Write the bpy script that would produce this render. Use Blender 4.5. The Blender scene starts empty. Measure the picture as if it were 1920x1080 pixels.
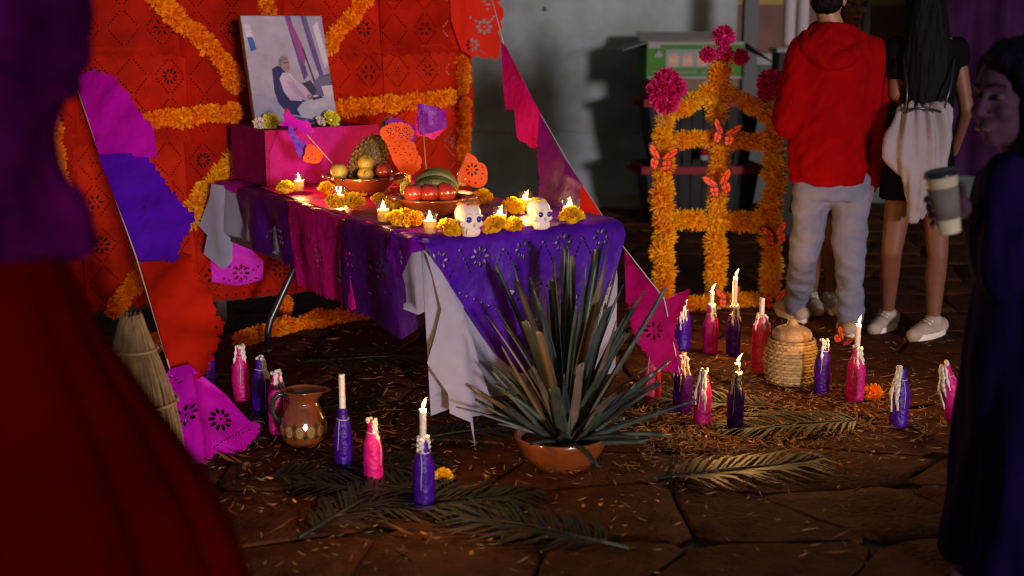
import bpy, bmesh, math, random
import numpy as np
from mathutils import Vector, Matrix, noise as mnoise
from mathutils.geometry import delaunay_2d_cdt

random.seed(7)
R = math.radians
scene = bpy.context.scene
C = scene.collection

# ------------------------------------------------------------------ camera
FPX, PITCH, CAMH = 2445.4, R(11.356), 1.458      # focal length in photo pixels, downward tilt, eye height
cam_d = bpy.data.cameras.new('camera')
cam = bpy.data.objects.new('camera', cam_d); C.objects.link(cam)
cam.location = (0, 0, CAMH); cam.rotation_euler = (math.pi/2 - PITCH, 0, 0)
cam_d.sensor_width = 36; cam_d.lens = FPX/1920*36
cam_d.clip_start = 0.05; cam_d.clip_end = 300
cam_d.dof.use_dof = True; cam_d.dof.focus_distance = 5.0; cam_d.dof.aperture_fstop = 1.9
scene.camera = cam

# ------------------------------------------------------------------ night sky and the street light behind the viewer
SUN_EL, SUN_AZ = 4.0, 20.0       # almost level light, coming from behind the viewer and a little to the right
world = bpy.data.worlds.new('World'); scene.world = world; world.use_nodes = True
wn = world.node_tree; bg = wn.nodes['Background']
sky = wn.nodes.new('ShaderNodeTexSky'); sky.sky_type = 'NISHITA'; sky.sun_disc = False
sky.sun_elevation = R(SUN_EL); sky.sun_rotation = R(180 - SUN_AZ)
wn.links.new(sky.outputs[0], bg.inputs[0]); bg.inputs[1].default_value = 0.08
sun_d = bpy.data.lights.new('sun', 'SUN'); sun_d.energy = 2.4; sun_d.angle = R(4.5); sun_d.color = (1.0, 0.90, 0.97)
sun = bpy.data.objects.new('sun', sun_d); C.objects.link(sun)
sd = Vector((-math.sin(R(SUN_AZ))*math.cos(R(SUN_EL)), math.cos(R(SUN_AZ))*math.cos(R(SUN_EL)), -math.sin(R(SUN_EL))))
sun.rotation_euler = sd.to_track_quat('-Z', 'Y').to_euler(); sun.location = (2, -6, 4)
vs = scene.view_settings
vs.view_transform = 'Standard'; vs.look = 'None'; vs.exposure = 0; vs.gamma = 1; vs.use_curve_mapping = False
scene.render.engine = 'CYCLES'
scene.cycles.use_denoising = True; scene.cycles.filter_width = 1.2
scene.cycles.max_bounces = 6; scene.cycles.transparent_max_bounces = 12
scene.cycles.sample_clamp_indirect = 4
scene.cycles.caustics_reflective = False; scene.cycles.caustics_refractive = False
CANDLE_W = 5.6

# ------------------------------------------------------------------ photo pixel -> place in the world
def ray(px, py):
    cx = (px-960)/FPX; cy = (540-py)/FPX
    return Vector((cx, math.cos(PITCH)+cy*math.sin(PITCH), -math.sin(PITCH)+cy*math.cos(PITCH)))
CAM = Vector((0, 0, CAMH))
def G(px, py, z=0.0):                      # point on the horizontal plane at height z
    d = ray(px, py); return CAM + d*((z-CAMH)/d.z)
def P(px, py, Y):                          # point at distance Y in front
    d = ray(px, py); return CAM + d*(Y/d.y)
def PL(px, py, o, n):                      # point on a plane
    d = ray(px, py); return CAM + d*((o-CAM).dot(n)/d.dot(n))

# ------------------------------------------------------------------ materials
def rgb(r, g, b): return (r, g, b, 1)
MATS = {}
def mat(name, col, rough=.6, spec=.5, var=.0, vscale=8, bump=0, bscale=60, trans=0, sss=0, metal=0, emit=0, coat=0, col2=None, detail=5, sheen=0, stretch=None):
    if name in MATS: return MATS[name]
    # measured against the photograph: cloth, paper and paint sit a little below their catalogue values
    if not name.startswith(('marigold', 'pompom', 'flame', 'votive', 'white_wax', 'paving', 'dry', 'straw', 'dark_earth', 'wrap', 'petals', 'agave', 'woven', 'white_sneaker', 'sneaker', 'acid', 'pale_blossom', 'orange_red', 'purple_paper', 'violet', 'plum', 'pink_paper', 'palm', 'sugar', 'icing')):
        col = tuple(x*.79 for x in col); col2 = tuple(x*.79 for x in col2) if col2 else None
    m = bpy.data.materials.new(name); MATS[name] = m; m.use_nodes = True
    nt = m.node_tree; N = nt.nodes; L = nt.links
    b = N['Principled BSDF']; out = N['Material Output']
    b.inputs['Base Color'].default_value = rgb(*col); b.inputs['Roughness'].default_value = rough
    b.inputs['Specular IOR Level'].default_value = spec; b.inputs['Metallic'].default_value = metal
    if coat: b.inputs['Coat Weight'].default_value = coat; b.inputs['Coat Roughness'].default_value = .08
    if sheen: b.inputs['Sheen Weight'].default_value = sheen
    tc = N.new('ShaderNodeTexCoord'); co = tc.outputs['Object']
    if stretch:
        mp = N.new('ShaderNodeMapping'); mp.inputs['Scale'].default_value = stretch; L.new(co, mp.inputs[0]); co = mp.outputs[0]
    colout = None
    if var or col2:
        nz = N.new('ShaderNodeTexNoise'); nz.inputs['Scale'].default_value = vscale; nz.inputs['Detail'].default_value = detail; nz.inputs['Roughness'].default_value = .6
        L.new(co, nz.inputs['Vector'])
        rp = N.new('ShaderNodeValToRGB'); rp.color_ramp.elements[0].position = .32; rp.color_ramp.elements[1].position = .68
        c2 = col2 if col2 else tuple(min(1, x*(1+var)) for x in col)
        c1 = col if col2 else tuple(x*(1-var) for x in col)
        rp.color_ramp.elements[0].color = rgb(*c1); rp.color_ramp.elements[1].color = rgb(*c2)
        L.new(nz.outputs['Fac'], rp.inputs[0]); L.new(rp.outputs[0], b.inputs['Base Color']); colout = rp.outputs[0]
    if bump:
        n2 = N.new('ShaderNodeTexNoise'); n2.inputs['Scale'].default_value = bscale; n2.inputs['Detail'].default_value = 4; L.new(co, n2.inputs['Vector'])
        bp = N.new('ShaderNodeBump'); bp.inputs['Strength'].default_value = bump; bp.inputs['Distance'].default_value = .01
        L.new(n2.outputs['Fac'], bp.inputs['Height']); L.new(bp.outputs[0], b.inputs['Normal'])
    if sss:
        b.inputs['Subsurface Weight'].default_value = sss; b.inputs['Subsurface Radius'].default_value = (1, .5, .2); b.inputs['Subsurface Scale'].default_value = .012
    if trans:
        t = N.new('ShaderNodeBsdfTranslucent'); t.inputs['Color'].default_value = rgb(*col)
        if colout: L.new(colout, t.inputs['Color'])
        mx = N.new('ShaderNodeMixShader'); mx.inputs[0].default_value = trans
        L.new(b.outputs[0], mx.inputs[1]); L.new(t.outputs[0], mx.inputs[2]); L.new(mx.outputs[0], out.inputs[0])
    if emit:
        b.inputs['Emission Color'].default_value = rgb(*col); b.inputs['Emission Strength'].default_value = emit
    return m
def glassy(name, tint=(1, 1, 1), refl=.12, rough=.05):
    m = bpy.data.materials.new(name); m.use_nodes = True; N = m.node_tree.nodes; L = m.node_tree.links
    N.remove(N['Principled BSDF'])
    tr = N.new('ShaderNodeBsdfTransparent'); tr.inputs[0].default_value = rgb(*tint)
    gl = N.new('ShaderNodeBsdfGlossy'); gl.inputs['Roughness'].default_value = rough
    lw = N.new('ShaderNodeLayerWeight'); lw.inputs[0].default_value = .35
    mt = N.new('ShaderNodeMath'); mt.operation = 'MULTIPLY_ADD'; mt.inputs[1].default_value = .55; mt.inputs[2].default_value = refl*.4
    L.new(lw.outputs['Facing'], mt.inputs[0])
    mx = N.new('ShaderNodeMixShader'); L.new(mt.outputs[0], mx.inputs[0]); L.new(tr.outputs[0], mx.inputs[1]); L.new(gl.outputs[0], mx.inputs[2])
    L.new(mx.outputs[0], N['Material Output'].inputs[0]); return m

# ------------------------------------------------------------------ objects
def mk(name, mesh, parent=None, loc=None):
    o = bpy.data.objects.new(name, mesh); C.objects.link(o)
    if parent is not None: o.parent = parent
    if loc is not None: o.location = loc
    return o
def tag(o, label=None, cat=None, group=None, kind=None):
    if label: o['label'] = label
    if cat: o['category'] = cat
    if group: o['group'] = group
    if kind: o['kind'] = kind
    return o
def thing(name, label, cat, loc=(0, 0, 0), rz=0, group=None):
    o = bpy.data.objects.new(name, None); C.objects.link(o); o.location = loc; o.rotation_euler = (0, 0, rz); o.empty_display_size = .05
    return tag(o, label, cat, group)
KIDS = {}
def children(o): return [c for c in bpy.data.objects if c.parent == o]
def copy_tree(o, kids, parent=None):
    c = o.copy(); C.objects.link(c)
    if parent is not None: c.parent = parent
    for ch, kk in kids: copy_tree(ch, kk, c)
    return c
def tree_of(o): return [(c, tree_of(c)) for c in children(o)]
def origin(o):
    v = Vector((0, 0, 0))
    while o is not None: v += o.location; o = o.parent
    return v

class MB:
    """collects shapes and links them as one mesh object"""
    def __init__(s): s.v = []; s.f = []; s.m = []
    def add(s, verts, faces, mi=0):
        k = len(s.v); s.v.extend([tuple(q) for q in verts]); s.f.extend([tuple(i+k for i in f) for f in faces]); s.m.extend([mi]*len(faces)); return s
    def box(s, c, d, rot=None, mi=0):
        c = Vector(c); v = []
        for x in (-.5, .5):
            for y in (-.5, .5):
                for z in (-.5, .5):
                    q = Vector((x*d[0], y*d[1], z*d[2]))
                    if rot is not None: q = rot @ q
                    v.append(c+q)
        return s.add(v, [(0, 1, 3, 2), (4, 6, 7, 5), (0, 4, 5, 1), (2, 3, 7, 6), (0, 2, 6, 4), (1, 5, 7, 3)], mi)
    def tube(s, pts, r, n=8, mi=0, cap=True, flat=1.0):
        pts = [Vector(p) for p in pts]; rr = r if isinstance(r, (list, tuple)) else [r]*len(pts)
        k = len(s.v); up = None; V = []
        for i, p in enumerate(pts):
            t = (pts[min(i+1, len(pts)-1)]-pts[max(i-1, 0)]).normalized()
            if up is None:
                up = Vector((0, 0, 1)) if abs(t.z) < .9 else Vector((1, 0, 0))
            a = t.cross(up).normalized(); b = a.cross(t).normalized(); up = b
            for j in range(n):
                w = 2*math.pi*j/n; V.append(p + a*(math.cos(w)*rr[i]) + b*(math.sin(w)*rr[i]*flat))
        F = []
        for i in range(len(pts)-1):
            for j in range(n):
                F.append((i*n+j, i*n+(j+1) % n, (i+1)*n+(j+1) % n, (i+1)*n+j))
        if cap: F.append(tuple(range(n))[::-1]); F.append(tuple((len(pts)-1)*n+j for j in range(n)))
        return s.add(V, F, mi)
    def lathe(s, prof, n=24, c=(0, 0, 0), mi=0, wob=None, mfun=None):
        c = Vector(c); V = []
        for i, (r, z) in enumerate(prof):
            for j in range(n):
                w = 2*math.pi*j/n; q = r*(wob(w, z) if wob else 1)
                V.append(c+Vector((q*math.cos(w), q*math.sin(w), z)))
        F = []; M = []
        for i in range(len(prof)-1):
            for j in range(n):
                F.append((i*n+j, i*n+(j+1) % n, (i+1)*n+(j+1) % n, (i+1)*n+j))
        if prof[0][0] > 1e-5: F.append(tuple(range(n))[::-1])
        if prof[-1][0] > 1e-5: F.append(tuple((len(prof)-1)*n+j for j in range(n)))
        return s.add(V, F, mi)
    def ell(s, c, r, rot=None, nu=16, nv=10, mi=0):
        c = Vector(c); r = (r, r, r) if not isinstance(r, (tuple, list)) else r; V = []; F = []
        for i in range(nv+1):
            th = math.pi*i/nv
            for j in range(nu):
                ph = 2*math.pi*j/nu
                q = Vector((r[0]*math.sin(th)*math.cos(ph), r[1]*math.sin(th)*math.sin(ph), -r[2]*math.cos(th)))
                if rot is not None: q = rot @ q
                V.append(c+q)
        for i in range(nv):
            for j in range(nu):
                F.append((i*nu+j, i*nu+(j+1) % nu, (i+1)*nu+(j+1) % nu, (i+1)*nu+j))
        return s.add(V, F, mi)
    def cap(s, a, b, ra, rb, n=12):
        """rounded cone between two points, ball at both ends"""
        a = Vector(a); b = Vector(b); s.ell(a, ra, nu=n, nv=8); s.ell(b, rb, nu=n, nv=8)
        if (b-a).length > 1e-4: s.tube([a, b], [ra, rb], n=n)
        return s
    def loft(s, secs, n=28, mi=0, rot=None):
        """closed elliptical sections: (centre, rx, ry, yaw)"""
        V = []; F = []
        for (c, rx, ry, yw) in secs:
            c = Vector(c)
            for j in range(n):
                w = 2*math.pi*j/n; x = rx*math.cos(w); y = ry*math.sin(w)
                V.append(c+Vector((x*math.cos(yw)-y*math.sin(yw), x*math.sin(yw)+y*math.cos(yw), 0)))
        for i in range(len(secs)-1):
            for j in range(n): F.append((i*n+j, i*n+(j+1) % n, (i+1)*n+(j+1) % n, (i+1)*n+j))
        F.append(tuple(range(n))[::-1]); F.append(tuple((len(secs)-1)*n+j for j in range(n)))
        return s.add(V, F, mi)
    def build(s, name, mats, parent=None, smooth=True, world=False, loc=None, angle=None):
        """world=True: vertices are world places; they are moved into the parent's frame"""
        me = bpy.data.meshes.new(name); v = s.v
        if world:
            o = origin(parent) if parent is not None else (Vector(loc) if loc is not None else Vector((0, 0, 0)))
            v = [(q[0]-o.x, q[1]-o.y, q[2]-o.z) for q in v]
        me.from_pydata(v, [], s.f)
        for m in (mats if isinstance(mats, (list, tuple)) else [mats]): me.materials.append(m)
        if any(s.m): me.polygons.foreach_set('material_index', s.m)
        if smooth: me.polygons.foreach_set('use_smooth', [True]*len(me.polygons))
        me.update()
        if angle is not None: me.set_sharp_from_angle(angle=R(angle))
        return mk(name, me, parent, loc)

def blob(mb, name, m, parent, voxel=.008, smooth=4, disp=None, world=True):
    """fuses overlapping shapes into one continuous surface"""
    me = bpy.data.meshes.new(name+'_tmp'); me.from_pydata(mb.v, [], mb.f)
    o = bpy.data.objects.new(name+'_tmp', me); C.objects.link(o)
    r = o.modifiers.new('r', 'REMESH'); r.mode = 'VOXEL'; r.voxel_size = voxel
    if smooth:
        q = o.modifiers.new('s', 'SMOOTH'); q.factor = .5; q.iterations = smooth
    dg = bpy.context.evaluated_depsgraph_get(); dg.update()
    res = bpy.data.meshes.new_from_object(o.evaluated_get(dg))
    bpy.data.objects.remove(o); bpy.data.meshes.remove(me)
    n = len(res.vertices); co = np.empty(n*3); res.vertices.foreach_get('co', co); co = co.reshape(-1, 3)
    if disp:
        no = np.empty(n*3); res.vertices.foreach_get('normal', no); no = no.reshape(-1, 3)
        d = np.array([disp(Vector(co[i]), Vector(no[i])) for i in range(n)]); co = co + no*d[:, None]
    org = origin(parent) if (parent is not None and world) else Vector((0, 0, 0))
    co = co - np.array(org)
    res.vertices.foreach_set('co', co.reshape(-1)); res.name = name
    res.materials.clear(); res.materials.append(m)
    res.polygons.foreach_set('use_smooth', [True]*len(res.polygons)); res.update()
    return mk(name, res, parent)

# ------------------------------------------------------------------ cut paper: a real sheet with real holes
def inside(pts, polys):
    pts = np.asarray(pts); c = np.zeros(len(pts), bool)
    for poly in polys:
        q = np.asarray(poly); x, y = pts[:, 0:1], pts[:, 1:2]
        x1, y1 = q[:, 0], q[:, 1]; x2, y2 = np.roll(x1, -1), np.roll(y1, -1)
        with np.errstate(divide='ignore', invalid='ignore'):
            t = ((y1 > y) != (y2 > y)) & (x < (x2-x1)*(y-y1)/(y2-y1+1e-12)+x1)
        c ^= (t.sum(1) % 2 == 1)
    return c
def zigzag(poly, step, amp, edges=None, rnd=.5, rng=random):
    """cut a jagged edge along the given edges of an outline"""
    out = []; n = len(poly); ar = sum(poly[i][0]*poly[(i+1) % n][1]-poly[(i+1) % n][0]*poly[i][1] for i in range(n))
    sg = 1 if ar > 0 else -1
    for i in range(n):
        a = poly[i]; b = poly[(i+1) % n]; out.append(a)
        if edges is not None and i not in edges: continue
        L = math.hypot(b[0]-a[0], b[1]-a[1]); k = max(1, int(L/step)); nx, ny = sg*(b[1]-a[1])/L, -sg*(b[0]-a[0])/L
        for j in range(1, 2*k):
            t = j/(2*k); h = (amp if j % 2 else -amp*.3)*(1+rng.uniform(-rnd, rnd))
            out.append((a[0]+(b[0]-a[0])*t+nx*h, a[1]+(b[1]-a[1])*t+ny*h))
    return out
def sheet(mb, outer, holes, step, f, mi=0):
    outer = [tuple(p) for p in outer]; oa = np.array(outer)
    good = []
    for h in holes:
        if inside(h, [outer]).all():
            d = np.min(np.hypot(oa[:, None, 0]-np.array(h)[None, :, 0], oa[:, None, 1]-np.array(h)[None, :, 1]))
            if d > step*.06: good.append(h)
    V = []; E = []
    for poly in [outer]+good:
        k = len(V); V += [Vector(p) for p in poly]; E += [(k+i, k+(i+1) % len(poly)) for i in range(len(poly))]
    lo, hi = oa.min(0), oa.max(0)
    g = [(x+random.uniform(-.2, .2)*step, y+random.uniform(-.2, .2)*step) for x in np.arange(lo[0]+step/2, hi[0], step) for y in np.arange(lo[1]+step/2, hi[1], step)]
    if g:
        g = np.array(g); V += [Vector(p) for p in g[inside(g, [outer])]]
    r = delaunay_2d_cdt(V, E, [], 0, 1e-7)
    vv = [tuple(p) for p in r[0]]; ff = [tuple(t) for t in r[2]]
    cen = np.array([[sum(vv[i][0] for i in t)/3, sum(vv[i][1] for i in t)/3] for t in ff])
    keep = inside(cen, [outer]+good)
    ff = [t for t, k in zip(ff, keep) if k]
    return mb.add([f(u, v) for (u, v) in vv], ff, mi)
def dot(x, y, rx, ry=None, a=0, n=6):
    ry = ry or rx; ca, sa = math.cos(a), math.sin(a)
    return [(x+rx*math.cos(t)*ca-ry*math.sin(t)*sa, y+rx*math.cos(t)*sa+ry*math.sin(t)*ca) for t in [2*math.pi*i/n for i in range(n)]]
def rosette(x, y, r, n=8, w=.16, r0=.45, inner=True, sq=1.0):
    h = [dot(x+r*.7*math.cos(t), y+r*.7*math.sin(t)*sq, r*.30, r*w, t if sq == 1 else math.atan2(math.sin(t)*sq, math.cos(t)), 6) for t in [2*math.pi*i/n for i in range(n)]]
    if inner: h.append(dot(x, y, r*.12))
    return h
def dotline(a, b, n, r):
    return [dot(a[0]+(b[0]-a[0])*(i+.5)/n, a[1]+(b[1]-a[1])*(i+.5)/n, r*1.25, r*.8, math.atan2(b[1]-a[1], b[0]-a[0])) for i in range(n)]
def plane3(a, b, c):
    """anchors (px, py, Y) -> function px,py -> (world point on their plane, plane normal)"""
    A, B, D = P(*a), P(*b), P(*c); n = (B-A).cross(D-A).normalized()
    if n.y > 0: n = -n
    return A, n
def ripple(p, amp, sc, seed=0):
    return amp*mnoise.noise(Vector((p.x*sc+seed*7.3, p.y*sc+seed*3.1, p.z*sc))) + amp*.4*mnoise.noise(Vector((p.x*sc*3+seed, p.y*sc*3, p.z*sc*3+seed)))
def paper_px(mb, outline, anchors, holes=(), step=22, amp=.012, sc=6, seed=0, jag=None, bow=None, mi=0, off=0):
    o, n = plane3(*anchors)
    poly = outline
    if jag: poly = zigzag(outline, jag[0], jag[1], jag[2] if len(jag) > 2 else None)
    def f(u, v):
        q = PL(u, v, o, n); return q + n*(off+ripple(q, amp, sc, seed)+(bow(u, v) if bow else 0))
    return sheet(mb, poly, list(holes), step, f, mi)
# ================================================================== palette
REDS = [mat('red_paper_%d' % i, c, .7, .05, var=.32, vscale=5, bump=.3, bscale=22, trans=.2) for i, c in enumerate([(.40, .010, .0015), (.45, .016, .002), (.34, .007, .0012)])]; RED = REDS[0]
RED2 = mat('red_paper_bright', (.62, .016, .003), .6, .08, var=.15, vscale=6, trans=.25)
MAG = mat('magenta_paper', (.62, .002, .50), .5, .15, var=.2, vscale=7, bump=.3, bscale=28, trans=.22)
PINKP = mat('pink_paper', (.52, .004, .16), .45, .25, var=.2, vscale=7, bump=.45, bscale=26, trans=.22)
PUR = mat('purple_paper', (.085, .002, .40), .42, .22, var=.25, vscale=7, bump=.45, bscale=26, trans=.18)
VIO = mat('violet_paper', (.15, .003, .30), .42, .22, var=.25, vscale=7, bump=.45, bscale=26, trans=.2)
PLUM = mat('plum_paper', (.045, .002, .10), .36, .35, var=.3, vscale=8, bump=.5, bscale=26, trans=.15)
ORAP = mat('orange_paper', (.80, .11, .015), .55, .15, var=.1, trans=.3)
LINEN = mat('white_linen', (.36, .34, .46), .85, .08, var=.06, vscale=20, bump=.15, bscale=400, trans=.12, sheen=.2)
MARI = mat('marigold_orange', (.95, .265, .004), .6, .08, var=.18, vscale=45, trans=.48)
MARY = mat('marigold_amber', (.93, .42, .008), .6, .08, var=.2, vscale=40, trans=.48)
MARH = mat('marigold_yellow', (.92, .55, .015), .6, .08, var=.2, vscale=60, trans=.48)
POM = mat('pompom_pink', (.52, .005, .12), .6, .3, var=.25, vscale=30, trans=.15)
BLACKM = mat('black_metal', (.012, .012, .014), .32, .6)
STRING = mat('white_string', (.62, .55, .55), .8)
STICK = mat('pale_wood', (.45, .27, .13), .7, var=.2, vscale=30)
WAX = mat('white_wax', (.70, .58, .46), .45, .5, sss=.6, var=.06, vscale=30, bump=.3, bscale=90)
WAXV = mat('votive_wax', (.95, .78, .42), .4, .3, trans=.75)
WICK = mat('wick', (.02, .015, .01), .9)
FLAME = mat('flame', (1, .56, .13), emit=9)
GLASS = glassy('clear_glass')

# ================================================================== ground and paving
GRD = mat('dark_earth', (.016, .008, .005), .9, .25, col2=(.032, .016, .009), vscale=9, bump=.6, bscale=40)
ground = MB().add([(-40, -40, 0), (40, -40, 0), (40, 60, 0), (-40, 60, 0)], [(0, 1, 2, 3)]).build('ground', GRD, smooth=False)
tag(ground, kind='structure')
STONES = [mat('paving_stone_%d' % i, c, .85, .08, col2=c2, vscale=11, bump=.9, bscale=55, detail=8)
          for i, (c, c2) in enumerate([((.038, .0105, .004), (.095, .030, .011)), ((.030, .008, .003), (.078, .024, .009)), ((.045, .013, .005), (.105, .035, .013))])]
rs = random.Random(3)
NX, NY, CS = 15, 20, .46
def corner(i, j):
    q = random.Random(i*911+j*37)
    return (-3.3+i*CS+(CS/2 if j % 2 else 0)*.7+q.uniform(-.13, .13), 2.2+j*CS*.95+q.uniform(-.12, .12))
for j in range(NY):
    for i in range(NX):
        q = [corner(i, j), corner(i+1, j), corner(i+1, j+1), corner(i, j+1)]
        cx = sum(p[0] for p in q)/4; cy = sum(p[1] for p in q)/4
        if abs(cx) > cy*.46+.5: continue
        n = 14; ring = []
        for k in range(4):
            a, b = q[k], q[(k+1) % 4]
            for t in (0.12, .4, .65, .88):
                ring.append((a[0]+(b[0]-a[0])*t+rs.uniform(-.012, .012), a[1]+(b[1]-a[1])*t+rs.uniform(-.012, .012)))
        h = rs.uniform(.010, .018); tl = (rs.uniform(-.008, .008), rs.uniform(-.008, .008)); mb = MB(); V = []
        for (sc, z) in ((.985, -.005), (.978, h*.6), (.945, h), (.5, h+.002)):
            for (x, y) in ring: V.append((cx+(x-cx)*sc, cy+(y-cy)*sc, z+tl[0]*(x-cx)+tl[1]*(y-cy)))
        m = len(ring); F = []
        for r_ in range(3):
            for k in range(m): F.append((r_*m+k, r_*m+(k+1) % m, (r_+1)*m+(k+1) % m, (r_+1)*m+k))
        F.append(tuple(3*m+k for k in range(m)))
        mb.add(V, F).build('paving_stone', rs.choice(STONES), ground, angle=35)

# ================================================================== walls at the back
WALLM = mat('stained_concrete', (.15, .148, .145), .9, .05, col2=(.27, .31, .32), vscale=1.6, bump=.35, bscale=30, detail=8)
BASEM = mat('wall_foot', (.16, .14, .12), .9, col2=(.25, .23, .20), vscale=4, bump=.4)
WY = 10.5
gw = thing('concrete_wall', 'stained grey concrete wall behind the altar with people\'s shadows on it', 'wall', (0, WY, 0))
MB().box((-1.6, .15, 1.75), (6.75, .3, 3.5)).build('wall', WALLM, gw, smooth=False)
MB().box((-1.6, -.012, .06), (6.75, .024, .12)).build('plinth', BASEM, gw, smooth=False)
# stains: uneven damp patches near the foot, a joint line
jm = MB(); px0 = -1.0
pts = [(-1.2+.2*i, -.004, .62+.01*math.sin(i*1.7)+.006*math.sin(i*4.1)) for i in range(15)]
jm.tube(pts, .005, n=5).build('joint', BASEM, gw)
nl = MB(); q = P(1021, 17, WY); nl.ell((q.x, -.006, q.z), .016).build('nail', BLACKM, gw)
pw = thing('painted_wall', 'wall painted in yellow, brown and dark green bands behind the people', 'wall', (0, WY+.35, 0))
bands = [('dado', 0, 1.15, (.030, .045, .047), .05), ('ledge', 1.15, 1.235, (.17, .18, .17), .09), ('brown_band', 1.235, 1.63, (.085, .032, .018), .02), ('yellow_band', 1.63, 3.5, (.20, .14, .02), .02)]
for (nm, z0, z1, c, dpt) in bands:
    MB().box((5.0, .15-dpt/2, (z0+z1)/2), (6.6, .3+dpt, z1-z0)).build(nm, mat('paint_'+nm, c, .7, .35, var=.25, vscale=4, bump=.3, bscale=30), pw, smooth=False)
MB().box((1.875, WY-.02, 1.75), (.11, .12, 3.5)).build('dark_post', mat('dark_post', (.010, .009, .010), .6), smooth=False)
tag(bpy.data.objects['dark_post'], 'black upright post at the end of the grey concrete wall', 'post')
pc = MB()
V = []; nx, nz = 60, 20
for i in range(nx+1):
    for j in range(nz+1):
        x = 3.05+2.0*i/nx; z = .35+2.2*j/nz
        V.append((x, WY-.75+.05*math.sin(x*17+.6*math.sin(z*2))+.02*math.sin(x*41+z), z))
pc.add(V, [(i*(nz+1)+j, (i+1)*(nz+1)+j, (i+1)*(nz+1)+j+1, i*(nz+1)+j+1) for i in range(nx) for j in range(nz)])
pc.build('hanging_cloth', mat('dusk_purple_cloth', (.030, .008, .036), .95, .0, var=.3, vscale=3))
tag(bpy.data.objects['hanging_cloth'], 'dim purple cloth hanging in the background behind the bystanders at far right', 'cloth')

# ================================================================== table frame
TB = Vector((-.292, 4.330, 0)); ang = R(31.4)
TU = Vector((math.cos(ang), math.sin(ang), 0)); TV = Vector((-math.sin(ang), math.cos(ang), 0)); TW, TL, TZ = .755, 2.05, .742
def T(s, t, z): return TB + TU*s + TV*t + Vector((0, 0, z))
table = thing('folding_table', 'folding table with bent black metal legs under the purple and pink papers', 'table', T(TW/2, TL/2, 0))
tb = MB(); Rm = Matrix.Rotation(ang, 3, 'Z')
tb.box(T(TW/2, TL/2, TZ-.02), (TW-.02, TL-.02, .035), Rm).build('tabletop', mat('white_plastic', (.5, .48, .48), .5), table, world=True, smooth=False)
for t_, fl, sp in ((1.62, 1, 1), (.16, -1, .3)):
    for s_, sg in ((.21 if sp == 1 else .30, -1), (.545, 1)):
        lg = MB()
        pts = [T(s_, t_, TZ-.03), T(s_, t_, .50), T(s_+sg*.005, t_, .44), T(s_+sg*.03, t_, .39), T(s_+sg*.155*sp, t_, .16), T(s_+sg*.170*sp, t_, .11), T(s_+sg*.172*sp, t_, .02)]
        lgo = lg.tube(pts, .016, 10).build('leg', BLACKM, table, world=True)
        MB().tube([T(s_+sg*.172*sp, t_, .0), T(s_+sg*.172*sp, t_, .035)], .02, 10).build('foot_cap', BLACKM, lgo, world=True)
    MB().tube([T(.21, t_, .60), T(.545, t_, .60)], .011, 8).build('cross_bar', BLACKM, table, world=True)

# ------------------------------------------------------------------ white cloth under the papers
def over_edge(t, q, amp=.02, seed=0, shear=0, off=0):
    """q runs across the table from the far side; past TW the sheet drops over the near long edge"""
    if q <= TW-.015: return T(TW-q, t, TZ+off+.0015*mnoise.noise(Vector((q*9, t*9, seed))))
    d = q-TW; r = .02
    out = off + (r*min(1, (d+.015)/.04)) + amp*min(1, max(0, d)/.15)*(math.sin(t*19+3)*.6+mnoise.noise(Vector((t*7, d*3, 3))))+.004*min(1, max(0, d)/.1)*mnoise.noise(Vector((t*14+seed, d*14, seed)))
    return T(-out-.002, t+shear*max(0, d), TZ+off-max(0, d-.005))
def over_end(s, d, amp=.02, seed=0, off=0):
    if d < -.01: return T(s, -d, TZ+off+.0015*mnoise.noise(Vector((s*9, d*9, seed))))
    out = off+.02*min(1, (d+.01)/.035)+amp*min(1, max(d, 0)/.2)*(math.sin(s*17+2)*.6+mnoise.noise(Vector((s*6, d*3, 2))))+.004*min(1, max(0, d)/.1)*mnoise.noise(Vector((s*14+seed, d*14, seed)))
    return T(s, -out-.002, TZ+off-max(0, d-.005))
cl = MB()
sheet(cl, [(0, 0), (TL, 0), (TL, TW+.27), (0, TW+.25)], [], .05, lambda u, v: over_edge(u, v, .02, 3, off=.002))
sheet(cl, [(-.005, -.02), (TW+.01, -.02), (TW+.02, .56), (.42, .585), (.2, .575), (-.01, .60)], [], .05, lambda u, v: over_end(u, v, .022, 2, off=.004))
LINA = [(404, 344), (392, 372), (372, 424), (388, 441), (382, 476), (428, 504), (438, 490), (437, 442), (462, 436), (452, 395), (442, 351)]
yA = 6.02
paper_px(cl, LINA, ((404, 344, yA), (440, 500, yA-.06), (455, 380, yA-.11)), step=14, amp=.006, bow=lambda u, v: .03*math.exp(-((u-418-(v-420)*.12)/12)**2))
LINB = [(798, 472), (812, 520), (826, 580), (816, 630), (800, 681), (838, 738), (842, 775), (868, 790), (881, 837), (877, 780), (930, 775), (900, 690), (860, 585), (825, 510)]
paper_px(cl, LINB, ((798, 472, 4.30), (880, 830, 4.25), (900, 690, 4.33)), step=16, amp=.008, bow=lambda u, v: .05*math.exp(-((u-868-(v-790)*.08)/16)**2))
cl.build('tablecloth', LINEN, None, world=True, loc=T(TW/2, TL/2, TZ))
tag(bpy.data.objects['tablecloth'], 'white linen tablecloth hanging out at the table corners below the coloured papers', 'tablecloth')

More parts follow.
